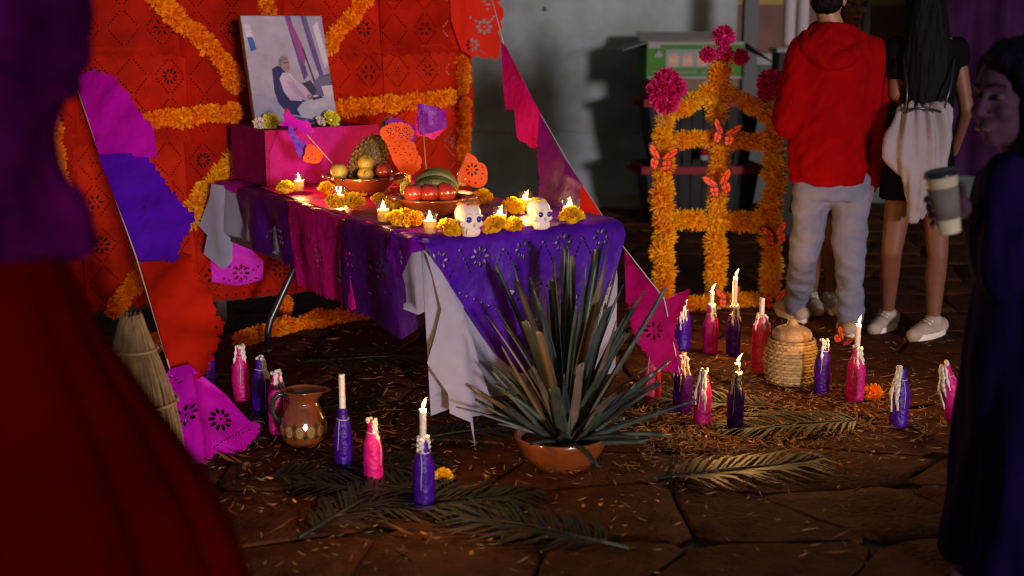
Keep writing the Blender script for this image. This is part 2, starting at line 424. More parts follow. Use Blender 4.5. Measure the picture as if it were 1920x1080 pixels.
# ------------------------------------------------------------------ coloured paper runners across the table
def t_of(px, py): return (G(px, py, TZ)-TB).dot(TV)
def s_of(px, py): return (G(px, py, TZ)-TB).dot(TU)
e = [t_of(404, 343)+.0, t_of(440, 354), t_of(548, 384), t_of(655, 415), t_of(748, 442), .0]
def runner(name, t0, t1, hang0, hang1, shear, m, label, seed, zoff, holes=True, amp=.02):
    o = thing(name, label, 'paper runner', T(TW/2, (t0+t1)/2, TZ), group='paper runners laid across the table')
    w = abs(t1-t0); lo, hi = min(t0, t1), max(t0, t1)
    out = zigzag([(lo, -.0), (hi, -.0), (hi, TW+hang1), (lo, TW+hang0)], .035, .008, {2})
    hs = []
    if holes:
        for k in range(3):
            cx = lo+w*(.2+.3*k)
            hs += rosette(cx, TW+.155+.03*(k % 2), .040, 8)
        hs += dotline((lo+.02, TW+.06), (lo+w*.5, TW+.13), 9, .004)+dotline((lo+w*.5, TW+.14), (hi-.02, TW+.06), 9, .004)
        hs += dotline((lo+.02, TW+.225), (hi-.02, TW+.22), 12, .005)
    mb = MB(); sheet(mb, out, hs, .03, lambda u, v: over_edge(u, v, amp, seed, shear, zoff))
    mb.build('sheet', m, o, world=True)
runner('paper_runner', e[1]-.0, e[2]-.02, .26, .25, -.42, PLUM, 'dark purple cut-paper runner hanging beside the white cloth corner', 1, .012)
runner('paper_runner', e[2]+.03, e[3]-.02, .33, .34, -.32, PINKP, 'pink cut-paper runner hanging between two dark purple ones', 2, .017)
runner('paper_runner', e[3]+.03, e[4]-.02, .37, .34, -.22, PLUM, 'dark purple cut-paper runner hanging nearest the front table corner', 3, .022)
runner('paper_runner', e[0], e[1]-.03, .03, .02, 0, MAG, 'short magenta paper lying on the rear end of the table top', 4, .008, False)
fr = thing('paper_runner', 'big purple cut-paper cloth with white flower cut-outs draped over the front table end', 'paper runner', T(TW/2, 0, TZ), group='paper runners laid across the table')
hs = []
for k, (s_, d_) in enumerate([(.03, .085), (.19, .085), (.36, .075), (.53, .065), (.69, .06), (.15, .36), (.42, .34), (.60, .30)]): hs += rosette(s_, d_, .038, 8, .17)
for (a, b) in [((.07, .15), (.11, .05)), ((.11, .05), (.15, .14)), ((.23, .16), (.28, .06)), ((.28, .06), (.33, .15)), ((.40, .15), (.445, .05)), ((.445, .05), (.49, .14)), ((.57, .14), (.61, .05)), ((.61, .05), (.65, .13)),
               ((.10, .20), (.26, .28)), ((.26, .28), (.42, .20)), ((.42, .20), (.58, .26)), ((.16, .42), (.30, .34)), ((.30, .34), (.50, .43))]: hs += dotline(a, b, 6, .0055)
hs += [dot(.30, .22, .02, .012), dot(.5, .2, .02, .012)]
outl = zigzag([(-.025, -.30), (.775, -.42), (.795, -.02), (.80, .06), (.74, .20), (.64, .38), (.48, .50), (.33, .515), (.25, .44), (.10, .22), (-.03, .02)], .05, .006, {4, 5, 6})
mb = MB(); sheet(mb, outl, hs, .03, lambda u, v: over_end(u, v, .022, 5, .024))
mb.build('sheet', mat('purple_paper_deep', (.055, .002, .27), .45, .2, var=.4, vscale=5, bump=.6, bscale=22, trans=.18), fr, world=True)
mb = MB(); sheet(mb, [(.30, -.55), (.77, -.6), (.77, -.30), (.25, -.28)], [], .04, lambda u, v: over_end(u, v, .022, 8, .018))
mb.build('overlay', VIO, fr, world=True)
corner_sh = MB(); sheet(corner_sh, [(0.0, TW-.42), (e[4]+.01, TW-.42), (e[4]+.01, TW+.12), (.12, TW+.17), (0.0, TW+.06)], dotline((.05, TW+.05), (.3, TW+.09), 9, .005)+rosette(.12, TW+.09, .035), .03, lambda u, v: over_edge(u, v, .02, 9, 0, .026))
corner_sh.build('corner_fold', VIO, fr, world=True)
mb = MB(); sheet(mb, [(e[4], .02), (e[0]-.4, .02), (e[0]-.4, TW-.03), (e[4], TW-.01)], [], .05, lambda u, v: over_edge(u, v, .02, 11, 0, .019))
ps = mb.build('pink_paper_sheet', PINKP, None, world=True, loc=T(TW/2, TL/2, TZ))
tag(ps, 'glossy pink paper sheet on the table top under the bowls and candles', 'paper sheet')
TOP = TZ+.021

# ================================================================== red backdrop of cut-paper panels
BN = -TV; BO = T(0, TL+.17, 0)
def BD(px, py, off=0): return PL(px, py, BO+BN*off, BN)
def bs(px, py): q = BD(px, py)-BO; return q.dot(TU), q.z
bdrop = thing('altar_backdrop', 'tall red backdrop of cut-paper panels behind the altar table', 'backdrop', BO+TU*.1)
sL, sR = -1.35, bs(878, 150)[0]
WOODD = mat('dark_timber', (.035, .022, .014), .8, var=.3, vscale=12, bump=.4)
def bt(s, z, off=0): return BO + TU*s + BN*off + Vector((0, 0, z))
for s_ in (sL, (sL+sR)/2, sR-.03):
    MB().box(bt(s_, 1.1, -.035), (.05, .035, 2.2), Rm).build('upright', WOODD, bdrop, world=True, smooth=False)
for z_ in (.17, 2.18):
    MB().box(bt((sL+sR)/2, z_, -.034), (sR-sL+.1, .045, .07), Rm).build('rail', WOODD, bdrop, world=True, smooth=False)
MB().box(bt((sL+sR)/2-.10, 1.19, -.075), (sR-sL-.08, .012, 1.98), Rm).build('added_dark_sheet', mat('hole_shade', (.030, .026, .018), .9, .1, var=.4, vscale=5), bdrop, world=True, smooth=False)  # added dark sheet: its colour supplies the darkness seen through the cut-outs
PWd, PH = .52, .40
def panel_holes(w, h, kind, rng):
    hs = []; a = w/6
    cxs = [a, 3*a, 5*a]; rows = [h*.28, h*.70]
    for ri, cy in enumerate(rows):
        for ci, cx in enumerate(cxs):
            b = h*.20
            for (p, q) in (((cx-a*.85, cy), (cx, cy+b)), ((cx, cy+b), (cx+a*.85, cy)), ((cx+a*.85, cy), (cx, cy-b)), ((cx, cy-b), (cx-a*.85, cy))):
                hs += dotline((p[0]+(q[0]-p[0])*.08, p[1]+(q[1]-p[1])*.08), (p[0]+(q[0]-p[0])*.92, p[1]+(q[1]-p[1])*.92), 6, .0042)
            if (ri+ci+kind) % 2 == 0: hs += rosette(cx, cy, rng.uniform(.034, .047), rng.choice((6, 8, 8, 10)), .16)
            elif rng.random() < .6: hs += [dot(cx+.018*math.cos(t*1.047), cy+.018*math.sin(t*1.047), .0036) for t in range(6)]+[dot(cx, cy, .005)]
    hs += [dot(w*(k+.5)/12, h*.045, .005) for k in range(12)]
    return hs
rng = random.Random(5); row = 0
z0 = .155
while z0 < 2.2:
    n = int((sR-sL)/PWd)+1
    for k in range(n+1):
        s0 = sR-.01-(k+1)*PWd*.985 + (.0 if row % 2 else .02)
        w = PWd; h = PH+.03
        if s0+w < sL-.2: continue
        hs = panel_holes(w, h, row+k, rng); sd_ = rng.random()*50; dz = rng.uniform(-.012, .012); dep = .004+.004*((k+row) % 2)+.002*row
        cs = rng.uniform(.09, .12); rot_ = rng.uniform(-.022, .022)
        def f(u, v, s0=s0, z0=z0, dz=dz, sd_=sd_, dep=dep, cs=cs, rot_=rot_):
            cr = .006*(abs(((u/cs) % 2)-1)+abs(((v/.105) % 2)-1))
            return bt(s0+u-rot_*v, z0+dz+v+rot_*u, dep+cr+.014*mnoise.noise(Vector((u*5+sd_, v*5, sd_)))+.005*mnoise.noise(Vector((u*17+sd_, v*13, sd_)))+.012*max(0, (.06-v)/.06))
        out = zigzag([(0, 0), (w, 0), (w, h), (0, h)], .05, .012, {0}, .2, rng)
        mb = MB(); sheet(mb, out, hs, .045, f); mb.build('paper_panel', rng.choice(REDS), bdrop, world=True)
    z0 += PH*.97; row += 1
# panels that stick out past the right edge
def stick_out(outl, anch, hs, seed, m=RED2, jag=None):
    mb = MB(); paper_px(mb, outl, anch, hs, 12, .012, 7, seed, jag); return mb.build('paper_panel', m, bdrop, world=True)
qa = BD(860, 60); ya = qa.y
hh = []
for (x, y, r) in ((908, 50, 13), (886, 84, 11)): hh += rosette(x, y, r*1.2, 8, .2)
hh += [dot(915, 8, 5, 2.5), dot(908, 2, 4, 2), dot(914, 17, 3, 2), dot(882, 32, 3.5, 2, .6), dot(893, 39, 3, 2, .6), dot(922, 36, 2.5, 2), dot(926, 31, 2.5, 2)] + dotline((899, 94), (915, 103), 5, 1.4)
scal = [(843, -30), (936, -30), (944, -6), (933, 6), (943, 14), (945, 30), (938, 40), (941, 52), (933, 60), (938, 75), (936, 105), (929, 114), (921, 106), (908, 111), (895, 103), (886, 108), (876, 100), (866, 96), (845, 40)]
stick_out(scal, ((843, 0, ya-.06), (943, 0, ya+.06), (870, 100, ya-.06)), hh, 3)
stick_out([(838, -20), (866, -20), (872, 110), (858, 180), (842, 150)], ((838, 0, ya-.05), (872, 100, ya-.01), (842, 150, ya-.05)), [], 6, RED)
# low magenta panel seen below the white corner
mb = MB(); hs = rosette(452, 512, 17) + [dot(430+9*k, 500+3*(k % 3), 2.2) for k in range(7)] + [dot(420+10*k, 522+4*(k % 2), 2.2) for k in range(7)]
q = BD(440, 500, .02)
paper_px(mb, [(392, 448), (438, 440), (480, 476), (494, 490), (493, 525), (445, 536), (398, 528)], ((392, 470, q.y-.06), (494, 500, q.y), (440, 536, q.y-.03)), hs, 12, .006)
o = mb.build('paper_panel', MAG, bdrop, world=True); o['label'] = 'small magenta panel low on the red backdrop'

# ================================================================== marigolds
def flower_mesh(name, r, npet, lng, wid, m, rng, squash=.9, spiky=.5, dome=False):
    mb = MB(); mb.ell((0, 0, 0), (r*.62, r*.62, r*.62*squash), nu=8, nv=6)
    for i in range(npet):
        zz = 1-2*(i+.5)/npet
        if dome: zz = .999-1.05*(i+.5)/npet
        ph = i*2.39996+rng.uniform(-.25, .25); rr = math.sqrt(max(0, 1-zz*zz))
        d = Vector((rr*math.cos(ph), rr*math.sin(ph), zz*squash)); d = (d+Vector((rng.uniform(-1, 1), rng.uniform(-1, 1), rng.uniform(-1, 1)))*.16).normalized()
        a = d.cross(Vector((rng.uniform(-1, 1), rng.uniform(-1, 1), rng.uniform(-1, 1)))).normalized(); b = d.cross(a).normalized()
        L = r*lng*rng.uniform(.85, 1.15); w = r*wid*rng.uniform(.8, 1.2)
        p0 = d*(r*.45); p1 = d*(r*.45+L*.6)+b*L*.08; p2 = d*(r*.45+L)+b*L*rng.uniform(-.1, .22)
        tipw = w*(1-spiky)
        k = [p0-a*w*.4, p0+a*w*.4, p1+a*w, p1-a*w, p2+a*tipw, p2-a*tipw, p2+d*L*.10*spiky+b*L*.03]
        for q in k: q.z *= 1
        mb.add(k, [(0, 1, 2, 3), (3, 2, 4, 5), (5, 4, 6)])
    me = mb.build(name, m); d_ = me.data; bpy.data.objects.remove(me); return d_
fr_ = random.Random(11)
MARI2 = mat('marigold_deep', (.88, .19, .003), .6, .08, var=.2, vscale=45, trans=.48); MARI3 = mat('marigold_light', (.97, .34, .006), .6, .08, var=.18, vscale=45, trans=.48)
FM_O = [flower_mesh('marigold', .05, 120, .62, .15, m_, fr_, .95, .35) for m_ in (MARI, MARI2, MARI, MARI3, MARI)]
MARY2 = mat('marigold_gold', (.97, .53, .012), .6, .08, var=.2, vscale=40, trans=.48)
FM_A = [flower_mesh('marigold', .05, 130, .82, .10, m_, fr_, .95, .55) for m_ in (MARY, MARY2, MARY, MARI3, MARY)]
FM_H = [flower_mesh('marigold', .05, 140, .55, .17, MARH, fr_, .8, .2, True) for _ in range(4)]
FM_P = [flower_mesh('pompom', .05, 220, .62, .14, POM, fr_, 1, .5) for _ in range(2)]
def along(pts, step):
    out = []; acc = 0; pts = [Vector(p) for p in pts]; out.append(pts[0].copy())
    for a, b in zip(pts, pts[1:]):
        L = (b-a).length; d = step-acc
        while d <= L: out.append(a+(b-a)*(d/L)); d += step
        acc = (acc+L) % step
    return out
def bloom(mesh, parent, p, r, rng, name='marigold'):
    o = mk(name, mesh, parent, Vector(p)-origin(parent)); sc = r/.05*rng.uniform(.80, 1.16)
    o.scale = (sc*rng.uniform(.92, 1.08), sc*rng.uniform(.92, 1.08), sc); o.rotation_euler = (rng.uniform(0, 6), rng.uniform(0, 6), rng.uniform(0, 6)); return o
def garland(pts, r, label, mesh=FM_O, step=.8, group='marigold garlands on the red backdrop', jit=.2):
    pts = [Vector(p) for p in pts]; g = thing('marigold_garland', label, 'garland', pts[0], group=group)
    MB().tube(pts, .004, 5).build('string', STRING, g, world=True)
    for p in along(pts, r*step):
        bloom(fr_.choice(mesh), g, p+Vector((fr_.uniform(-1, 1), fr_.uniform(-1, 1), fr_.uniform(-1, 1)))*r*jit, r, fr_)
    return g
def gpx(l, off): return [BD(x, y, off) for x, y in l]
garland(gpx([(285, -12), (335, 38), (395, 88), (428, 128), (447, 165)], .04), .047, 'thick orange marigold garland slanting down to the top left of the portrait')
garland(gpx([(500, -30), (500, 24)], .035), .038, 'short orange marigold garland hanging straight above the portrait')
garland(gpx([(692, -14), (662, 28), (632, 62), (612, 96)], .035), .043, 'orange marigold garland rising from the portrait to the upper right')
garland(gpx([(274, 224), (360, 217), (446, 213)], .035), .043, 'level orange marigold garland left of the portrait')
garland(gpx([(640, 202), (700, 197), (780, 190), (856, 180)], .045), .045, 'level marigold garland of round blossoms right of the portrait', step=1.05, jit=.1)
garland(gpx([(458, 272), (425, 310), (385, 360), (358, 400), (352, 412)], .04), .043, 'amber marigold garland slanting down behind the white cloth corner', FM_A)
garland(gpx([(868, 118), (870, 172)], .03), .034, 'upper orange marigold garland on the right edge of the backdrop')
garland(gpx([(872, 196), (871, 250), (869, 300)], .03), .036, 'lower orange marigold garland on the right edge of the backdrop')
garland(gpx([(84, 160), (95, 220), (108, 300), (118, 380), (126, 440)], .03), .038, 'marigold garland down the left edge of the backdrop beside the purple blouse')
garland(gpx([(268, 500), (240, 545), (214, 585)], .03), .042, 'orange marigold garland slanting at the lower left of the backdrop')
def flo(l, z=.04): return [G(x, y, z) for x, y in l]
garland(flo([(258, 640), (282, 645), (306, 650)]), .045, 'short marigold garland on the ground beside the straw bundle', group='marigold garlands on the ground')
garland(flo([(452, 636), (480, 630), (520, 617), (556, 608)]), .045, 'marigold garland on the ground behind the left table leg', group='marigold garlands on the ground')
garland(flo([(572, 606), (620, 597), (676, 590), (735, 578), (792, 566), (830, 560)]), .047, 'long marigold garland on the ground along the foot of the backdrop', group='marigold garlands on the ground')
g = thing('marigold_garland', 'short red-orange garland strip hanging between backdrop foot and ground', 'garland', BD(535, 580, .03), group='marigold garlands on the red backdrop')
for p in along(gpx([(535, 566), (535, 600)], .04), .028): bloom(fr_.choice(FM_O), g, p, .036, fr_)
MB().tube(gpx([(535, 540), (535, 600)], .04), .003, 5).build('string', STRING, g, world=True)
# ================================================================== long strings of paper flags
def flag(par, outl, anch, m, holes=(), jag=None, seed=0, amp=.014, step=14, name='paper_flag', bow=None, sc=6):
    mb = MB(); paper_px(mb, outl, anch, holes, step, amp, sc, seed, jag, bow); return mb.build(name, m, par, world=True)
L = [(128, 118, 5.75), (190, 298, 5.30), (256, 484, 4.90), (318, 690, 4.45), (352, 800, 4.30)]
lb = thing('paper_flag_string', 'string of four big paper flags running down to the ground at left', 'flag string', P(*L[-1]))
MB().tube([P(*p) for p in L], .0028, 5).build('string', STRING, lb, world=True)
def bowy(c, k): return lambda u, v: k*math.sin((u*.8+v*.35)*c)
flag(lb, [(134, 136), (168, 131), (214, 147), (240, 176), (262, 212), (290, 243), (292, 292), (240, 297), (190, 297)], ((134, 136, 5.69), (190, 297, 5.29), (292, 260, 5.22)), MAG, [], (14, 5, {0, 1, 2, 3, 4}), 1, .02, bow=bowy(.03, .012))
flag(lb, [(189, 297), (240, 294), (274, 293), (300, 330), (330, 372), (342, 385), (362, 404), (352, 432), (334, 452), (330, 490), (300, 486), (257, 487)], ((190, 297, 5.28), (257, 487, 4.88), (340, 400, 4.98)), PUR, [dot(273, 392, 4, 2.5)], (13, 5, {2, 3, 4, 5, 6, 7, 8, 9, 10}), 2, .03, bow=bowy(.027, .016), sc=5)
flag(lb, [(258, 487), (300, 484), (352, 480), (362, 500), (372, 530), (386, 545), (398, 565), (400, 582), (412, 592), (414, 606), (402, 622), (406, 640), (396, 660), (384, 690), (370, 702), (350, 690), (330, 690), (316, 688)], ((258, 487, 4.87), (316, 688, 4.44), (400, 600, 4.60)), RED2, [dot(402, 602, 3, 2.5)], (14, 7, {1, 2, 3, 4, 5, 6, 7, 8, 9, 10, 11, 12, 13, 14, 15, 16}), 3, .035, bow=bowy(.045, .02), sc=7)
hs = rosette(412, 788, 24, 10, .16)+rosette(344, 784, 19, 8, .16)+[dot(322+6*(k % 3), 706+8*k, 3, 2) for k in range(3)]+dotline((398, 842), (466, 800), 12, 2)+dotline((420, 830), (470, 806), 8, 1.6)+dotline((372, 872), (384, 864), 2, 2)
flag(lb, [(318, 692), (346, 696), (425, 738), (452, 772), (470, 792), (485, 797), (482, 815), (470, 828), (455, 846), (430, 852), (400, 852), (398, 880), (372, 878), (340, 870), (318, 800), (306, 712)], ((318, 692, 4.43), (470, 800, 4.42), (370, 872, 4.20)), MAG, hs, (9, 3, {4, 5, 6, 7, 8}), 4, .02, step=11, bow=lambda u, v: .05*math.exp(-((u-342-(v-690)*.17)/14)**2))
Q = [(912, -40, 6.55), (945, 84, 6.3), (1012, 212, 5.9), (1090, 346, 5.3), (1168, 462, 4.95), (1245, 560, 4.75), (1275, 700, 4.6)]
rb = thing('paper_flag_string', 'string of pink and violet paper flags running past the right table corner', 'flag string', P(*Q[-1]))
MB().tube([P(*p) for p in Q], .0028, 5).build('string', STRING, rb, world=True)
flag(rb, [(937, 78), (946, 84), (980, 150), (1014, 214), (1010, 262), (1000, 278), (985, 268), (968, 256), (964, 205), (946, 206), (942, 150)], ((940, 80, 6.30), (1012, 214, 5.88), (950, 206, 6.1)), PINKP, [dot(961, 145, 1.6), dot(970, 160, 1.4)], (11, 2.5, {4, 5, 6}), 6, .02)
flag(rb, [(1013, 213), (1052, 285), (1091, 347), (1090, 372), (1083, 392), (1055, 392), (1032, 385), (1012, 370), (1010, 262)], ((1013, 214, 5.87), (1091, 347, 5.28), (1020, 370, 5.6)), VIO, [], (11, 2.5, {5, 6, 7}), 7, .02)
flag(rb, [(1012, 285), (1030, 290), (1070, 352), (1080, 372), (1060, 384), (1025, 385), (1013, 366), (1008, 300)], ((1013, 214, 5.90), (1091, 347, 5.31), (1020, 370, 5.63)), PINKP, [], (11, 2.5, {5, 6}), 8, .02)
flag(rb, [(1091, 345), (1128, 402), (1166, 462), (1150, 450), (1132, 432), (1108, 415), (1086, 402)], ((1091, 346, 5.27), (1166, 462, 4.94), (1090, 402, 5.2)), RED2, [], None, 9, .012, step=10)
flag(rb, [(1172, 470), (1210, 515), (1246, 562), (1290, 540), (1262, 620), (1275, 700), (1230, 690), (1195, 640), (1172, 560)], ((1172, 468, 4.94), (1246, 562, 4.74), (1230, 690, 4.66)), PINKP, rosette(1225, 620, 18), (11, 3, {3, 4, 5, 6, 7}), 10, .03)

# ================================================================== candles
def flame_at(par, p, h=.03, lean=(0, 0), w=None, power=1.0, name='flame', r=1.0):
    """p: place of the wick's top, in the world"""
    p = Vector(p); mb = MB(); n = 10; V = []; prof = [(0.0005, 0), (.22, .12), (.30, .28), (.26, .48), (.16, .70), (.06, .9), (.0005, 1)]
    secs = [(p+Vector((lean[0]*z*z*h, lean[1]*z*z*h, z*h)), q*h*.55*r, q*h*.55*r, 0) for q, z in prof]
    mb.loft(secs, n); f = mb.build(name, FLAME, par, world=True)
    ld = bpy.data.lights.new('candle_light', 'POINT'); ld.energy = (CANDLE_W if w is None else w)*power; ld.color = (1, .50, .14); ld.shadow_soft_size = h*.35
    lo = bpy.data.objects.new('candle_light', ld); C.objects.link(lo); lo.parent = par; lo.location = p+Vector((lean[0]*.3*h, lean[1]*.3*h, h*.45))-origin(par)
    return f
def votive(px, py, label, hgt=.078, lvl=.66, z=None, r=.027, power=1.0, seed=0):
    b = G(px, py, TOP); o = thing('votive_candle', label, 'candle', b, group='votive candles in glasses on the altar table')
    rb_ = r*.80
    mb = MB(); mb.lathe([(rb_*.9, 0), (rb_, .002), (r, hgt), (r*.965, hgt+.0012), (r*.93, hgt-.001), (rb_*.92, .010), (0.0005, .009)], 24); mb.build('glass', GLASS, o)
    top = hgt*lvl; rt = (rb_+(r-rb_)*lvl)*.915
    MB().lathe([(rb_*.90, .0105), (rt, top), (rt*.97, top+.0008), (rt*.90, top-.004), (rt*.72, top-.016), (rt*.4, top-.023), (.0005, top-.025)], 20).build('wax', WAXV, o)
    MB().tube([(0, 0, top-.025), (.001, 0, top+.004)], .0012, 6).build('wick', WICK, o)
    rr = random.Random(seed); flame_at(o, b+Vector((.001, 0, top+.001)), .036, (rr.uniform(-.2, .35), 0), power=power)
    return o
votive(561, 362, 'lit votive glass nearest the pink box, beside one yellow marigold', seed=1)
votive(636, 379, 'small low votive glass in front of the fruit bowl with guavas', .062, .45, r=.026, seed=2)
votive(719, 420, 'lit votive glass on the table edge left of the red apple on the cloth', seed=3)
votive(806, 442, 'lit votive glass at the front table corner, left of the marigold by the first skull', seed=4)
votive(938, 431, 'lit votive glass half hidden behind a round orange marigold between the skulls', seed=5)
votive(986, 399, 'lit votive glass standing behind the second sugar skull', seed=6)
votive(1068, 414, 'lit votive glass at the right table corner beside the red paper', seed=7)
votive(762, 346, 'lit votive glass behind the clay bowl of red apples', seed=8)
votive(868, 352, 'lit votive glass under the orange paper fan at the rear right', seed=9)

# ================================================================== marigold heads on the table
MH = [(536, 364, 'yellow marigold left of the votive nearest the pink box', .036), (613, 366, 'yellow marigold between the first votive and the guava bowl', .036), (627, 391, 'greenish marigold in front of the small low votive', .035),
      (663, 392, 'yellow marigold just right of the small low votive', .040), (684, 368, 'yellow marigold against the foot of the guava bowl', .036), (712, 362, 'round yellow marigold between the two fruit bowls', .038),
      (712, 388, 'marigold on the pink paper above the votive left of the loose apple', .034), (738, 394, 'marigold half behind the loose red apple', .036), (742, 425, 'yellow marigold just right of the votive left of the loose apple', .035),
      (776, 426, 'yellow marigold left of the votive at the front corner', .037), (758, 418, 'yellow marigold between two others in front of the loose apple', .034), (806, 400, 'marigold in front of the foot of the apple bowl', .036),
      (840, 400, 'marigold behind the votive at the front table corner', .037), (866, 394, 'wide marigold behind the first sugar skull', .040), (841, 443, 'lemon yellow marigold between corner votive and first skull', .038),
      (929, 437, 'big round orange marigold in front of a votive between the skulls', .038), (963, 433, 'small marigold leaning by the votive between the skulls', .031), (962, 402, 'yellow marigold left of the votive behind the second skull', .040),
      (1002, 394, 'marigold right of the votive behind the second skull', .030), (905, 380, 'yellow marigold lying at the back edge of the table', .036), (1072, 421, 'flat marigold in front of the votive at the right corner', .042),
      (752, 350, 'orange marigold behind the handle of the apple bowl', .036), (655, 366, 'marigold half hidden behind the small low votive', .032)]
for i, (x, y, lab, r) in enumerate(MH):
    p = G(x, y, TOP); o = mk('loose_marigold', FM_H[i % 4], None, p+Vector((0, 0, r*.55))); sc = 1.12*r/.05
    o.scale = (sc, sc, sc*.95); o.rotation_euler = (fr_.uniform(-.5, .5), fr_.uniform(-.5, .5), fr_.uniform(0, 6)); tag(o, lab, 'marigold', 'loose marigold heads on the altar table')

# ================================================================== fruit bowls
CLAY = mat('glazed_clay', (.23, .052, .012), .22, .6, var=.25, vscale=14, coat=.5, bump=.1, bscale=40)
CLAYD = mat('dark_clay_paint', (.05, .018, .01), .25, .6, coat=.4)
CREAM = mat('cream_slip', (.55, .40, .22), .35, .5)
def clay_bowl(c, r, h, label, dots):
    o = thing('clay_bowl', label, 'bowl', c)
    MB().lathe([(r*.45, 0), (r*.55, .004), (r*.80, h*.45), (r*.93, h*.75), (r*.97, h*.82), (r, h*.86), (r*1.0, h*.97), (r*.98, h), (r*.94, h*.97), (r*.88, h*.75), (r*.6, h*.25), (.0005, h*.18)], 40).build('bowl', CLAY, o)
    for s in (-1, 1):
        mb = MB(); mb.tube([(s*r*.97, -.03, h*.9), (s*(r+.022), -.02, h*.95), (s*(r+.030), 0, h*.96), (s*(r+.022), .02, h*.95), (s*r*.97, .03, h*.9)], .010, 8)
        ha = mb.build('handle', CLAY, o)
    if dots:
        for k in range(12):
            w = 2*math.pi*k/12; mb = MB(); mb.ell((r*.995*math.cos(w), r*.995*math.sin(w), h*.92), (.010, .010, .008), nu=8, nv=6); mb.build('painted_dot', CREAM if k % 2 else CLAYD, o)
    return o
APPLE = mat('red_apple', (.28, .008, .012), .22, .6, col2=(.42, .05, .02), vscale=14, coat=.4)
GUAVA = mat('guava_skin', (.52, .30, .03), .4, .5, col2=(.42, .32, .05), vscale=12, bump=.15, bscale=90)
PEAR = mat('pear_skin', (.45, .42, .06), .4, .5, var=.2, vscale=14)
PLANT = mat('overripe_plantain', (.035, .045, .012), .45, .5, col2=(.22, .19, .035), vscale=9, stretch=(1, 1, 1))
PINE = mat('pineapple_skin', (.13, .065, .012), .6, .4, col2=(.27, .16, .03), vscale=30)
LEAFG = mat('dark_green_leaf', (.020, .055, .014), .5, .45, var=.35, vscale=15)
def fruit(name, label, cat, c, r, m, kind='round', group=None, rot=(0, 0, 0)):
    o = thing(name, label, cat, c, group=group); o.rotation_euler = rot
    if kind == 'round': prof = [(.0005, -.86), (.35, -.93), (.7, -.74), (.97, -.22), (1.0, .12), (.86, .58), (.55, .86), (.28, .90), (.10, .80), (.0005, .76)]
    else: prof = [(.0005, -.9), (.5, -.85), (.9, -.45), (1.0, -.05), (.85, .4), (.55, .8), (.40, 1.1), (.2, 1.28), (.0005, 1.25)]
    MB().lathe([(q*r, z*r) for q, z in prof], 22, wob=lambda w, z: 1+.025*math.cos(5*w)*(z < 0)).build('flesh', m, o)
    zt = (.76 if kind == 'round' else 1.25)*r; MB().tube([(0, 0, zt), (.002, .001, zt+.012), (.006, .002, zt+.02)], .0014, 6).build('stem', WICK, o); return o
c1 = G(683, 364, TOP); clay_bowl(c1, .140, .080, 'clay bowl with cream dots on its rim holding guavas and a pineapple', True)
c2 = G(811, 402, TOP); clay_bowl(c2, .135, .068, 'wide plain clay bowl holding red apples and plantains', False)
def at(c, dx, dy, dz): return c+Vector((dx, dy, dz))
fruit('guava', 'yellow guava at the left rim of the guava bowl', 'fruit', at(c1, -.098, -.045, .100), .036, GUAVA)
fruit('guava', 'golden guava on top of another in the guava bowl', 'fruit', at(c1, .015, -.058, .138), .034, GUAVA, rot=(.5, .3, 0))
fruit('guava', 'lower golden guava beneath the top one at the bowl rim', 'fruit', at(c1, .015, -.075, .090), .034, GUAVA, rot=(1.1, 0, 0))
fruit('apple', 'dark red apple at the right rim of the guava bowl', 'fruit', at(c1, .088, -.045, .100), .036, APPLE)
for i, (dx, dy, dz, lab) in enumerate([(-.066, -.075, .088, 'left red apple of the three in the wide clay bowl'), (-.005, -.068, .086, 'middle red apple of the three in the wide clay bowl'), (.055, -.060, .090, 'right red apple of the three in the wide clay bowl')]):
    fruit('apple', lab, 'fruit', at(c2, dx, dy, dz), .0375, APPLE, group='red apples in the clay bowl', rot=(.2*i, .15-.2*i, i))
fruit('apple', 'loose red apple lying on the pink paper in front of the clay bowl', 'fruit', G(771, 402, TOP)+Vector((0, 0, .032)), .036, APPLE, rot=(.3, .2, 0))
fruit('pear', 'yellow green pear behind the left apple in the wide bowl', 'fruit', at(c2, -.092, -.010, .095), .030, PEAR, 'pear', rot=(.3, -.5, 0))
pl = thing('plantain_bunch', 'bunch of dark overripe plantains arching over the red apples', 'plantains', at(c2, 0, .03, .07))
for k in range(4):
    mb = MB(); pts = []; rr = []
    for i in range(11):
        t = i/10; w = math.pi*(.06+.88*t); pts.append(at(c2, .012-.083*math.cos(w), .052-.026*k, .066+.006*math.sin(k*2)+(.088-.014*k)*math.sin(w)+.004*k)); rr.append(.018*min(1, .25+4*t*(1-t)))
    mb.tube(pts, rr, 7).build('plantain', PLANT, pl, world=True)
pi = thing('pineapple', 'pineapple tilted behind the guavas with its green crown by the purple fan', 'pineapple', at(c1, .04, .05, .10))
ax = Vector((.50, .1, .86)).normalized(); rotp = ax.to_track_quat('Z', 'Y').to_matrix(); base = at(c1, -.035, .035, .055)
MB().ell(base+ax*.10, (.066, .066, .115), rotp, 20, 14).build('flesh', PINE, pi, world=True)
mb = MB()
for i in range(12):
    for j in range(13):
        zz = -.92+1.84*(i+.5)/12; w = 2*math.pi*(j+.5*(i % 2))/13; rr = math.sqrt(1-zz*zz)
        q = base+ax*.10+rotp @ Vector((.067*rr*math.cos(w), .067*rr*math.sin(w), .116*zz)); mb.ell(q, .0095*(.5+.5*rr), nu=5, nv=4)
o = mb.build('scales', mat('pineapple_eye', (.20, .11, .025), .6), pi, world=True); o['kind'] = 'stuff'
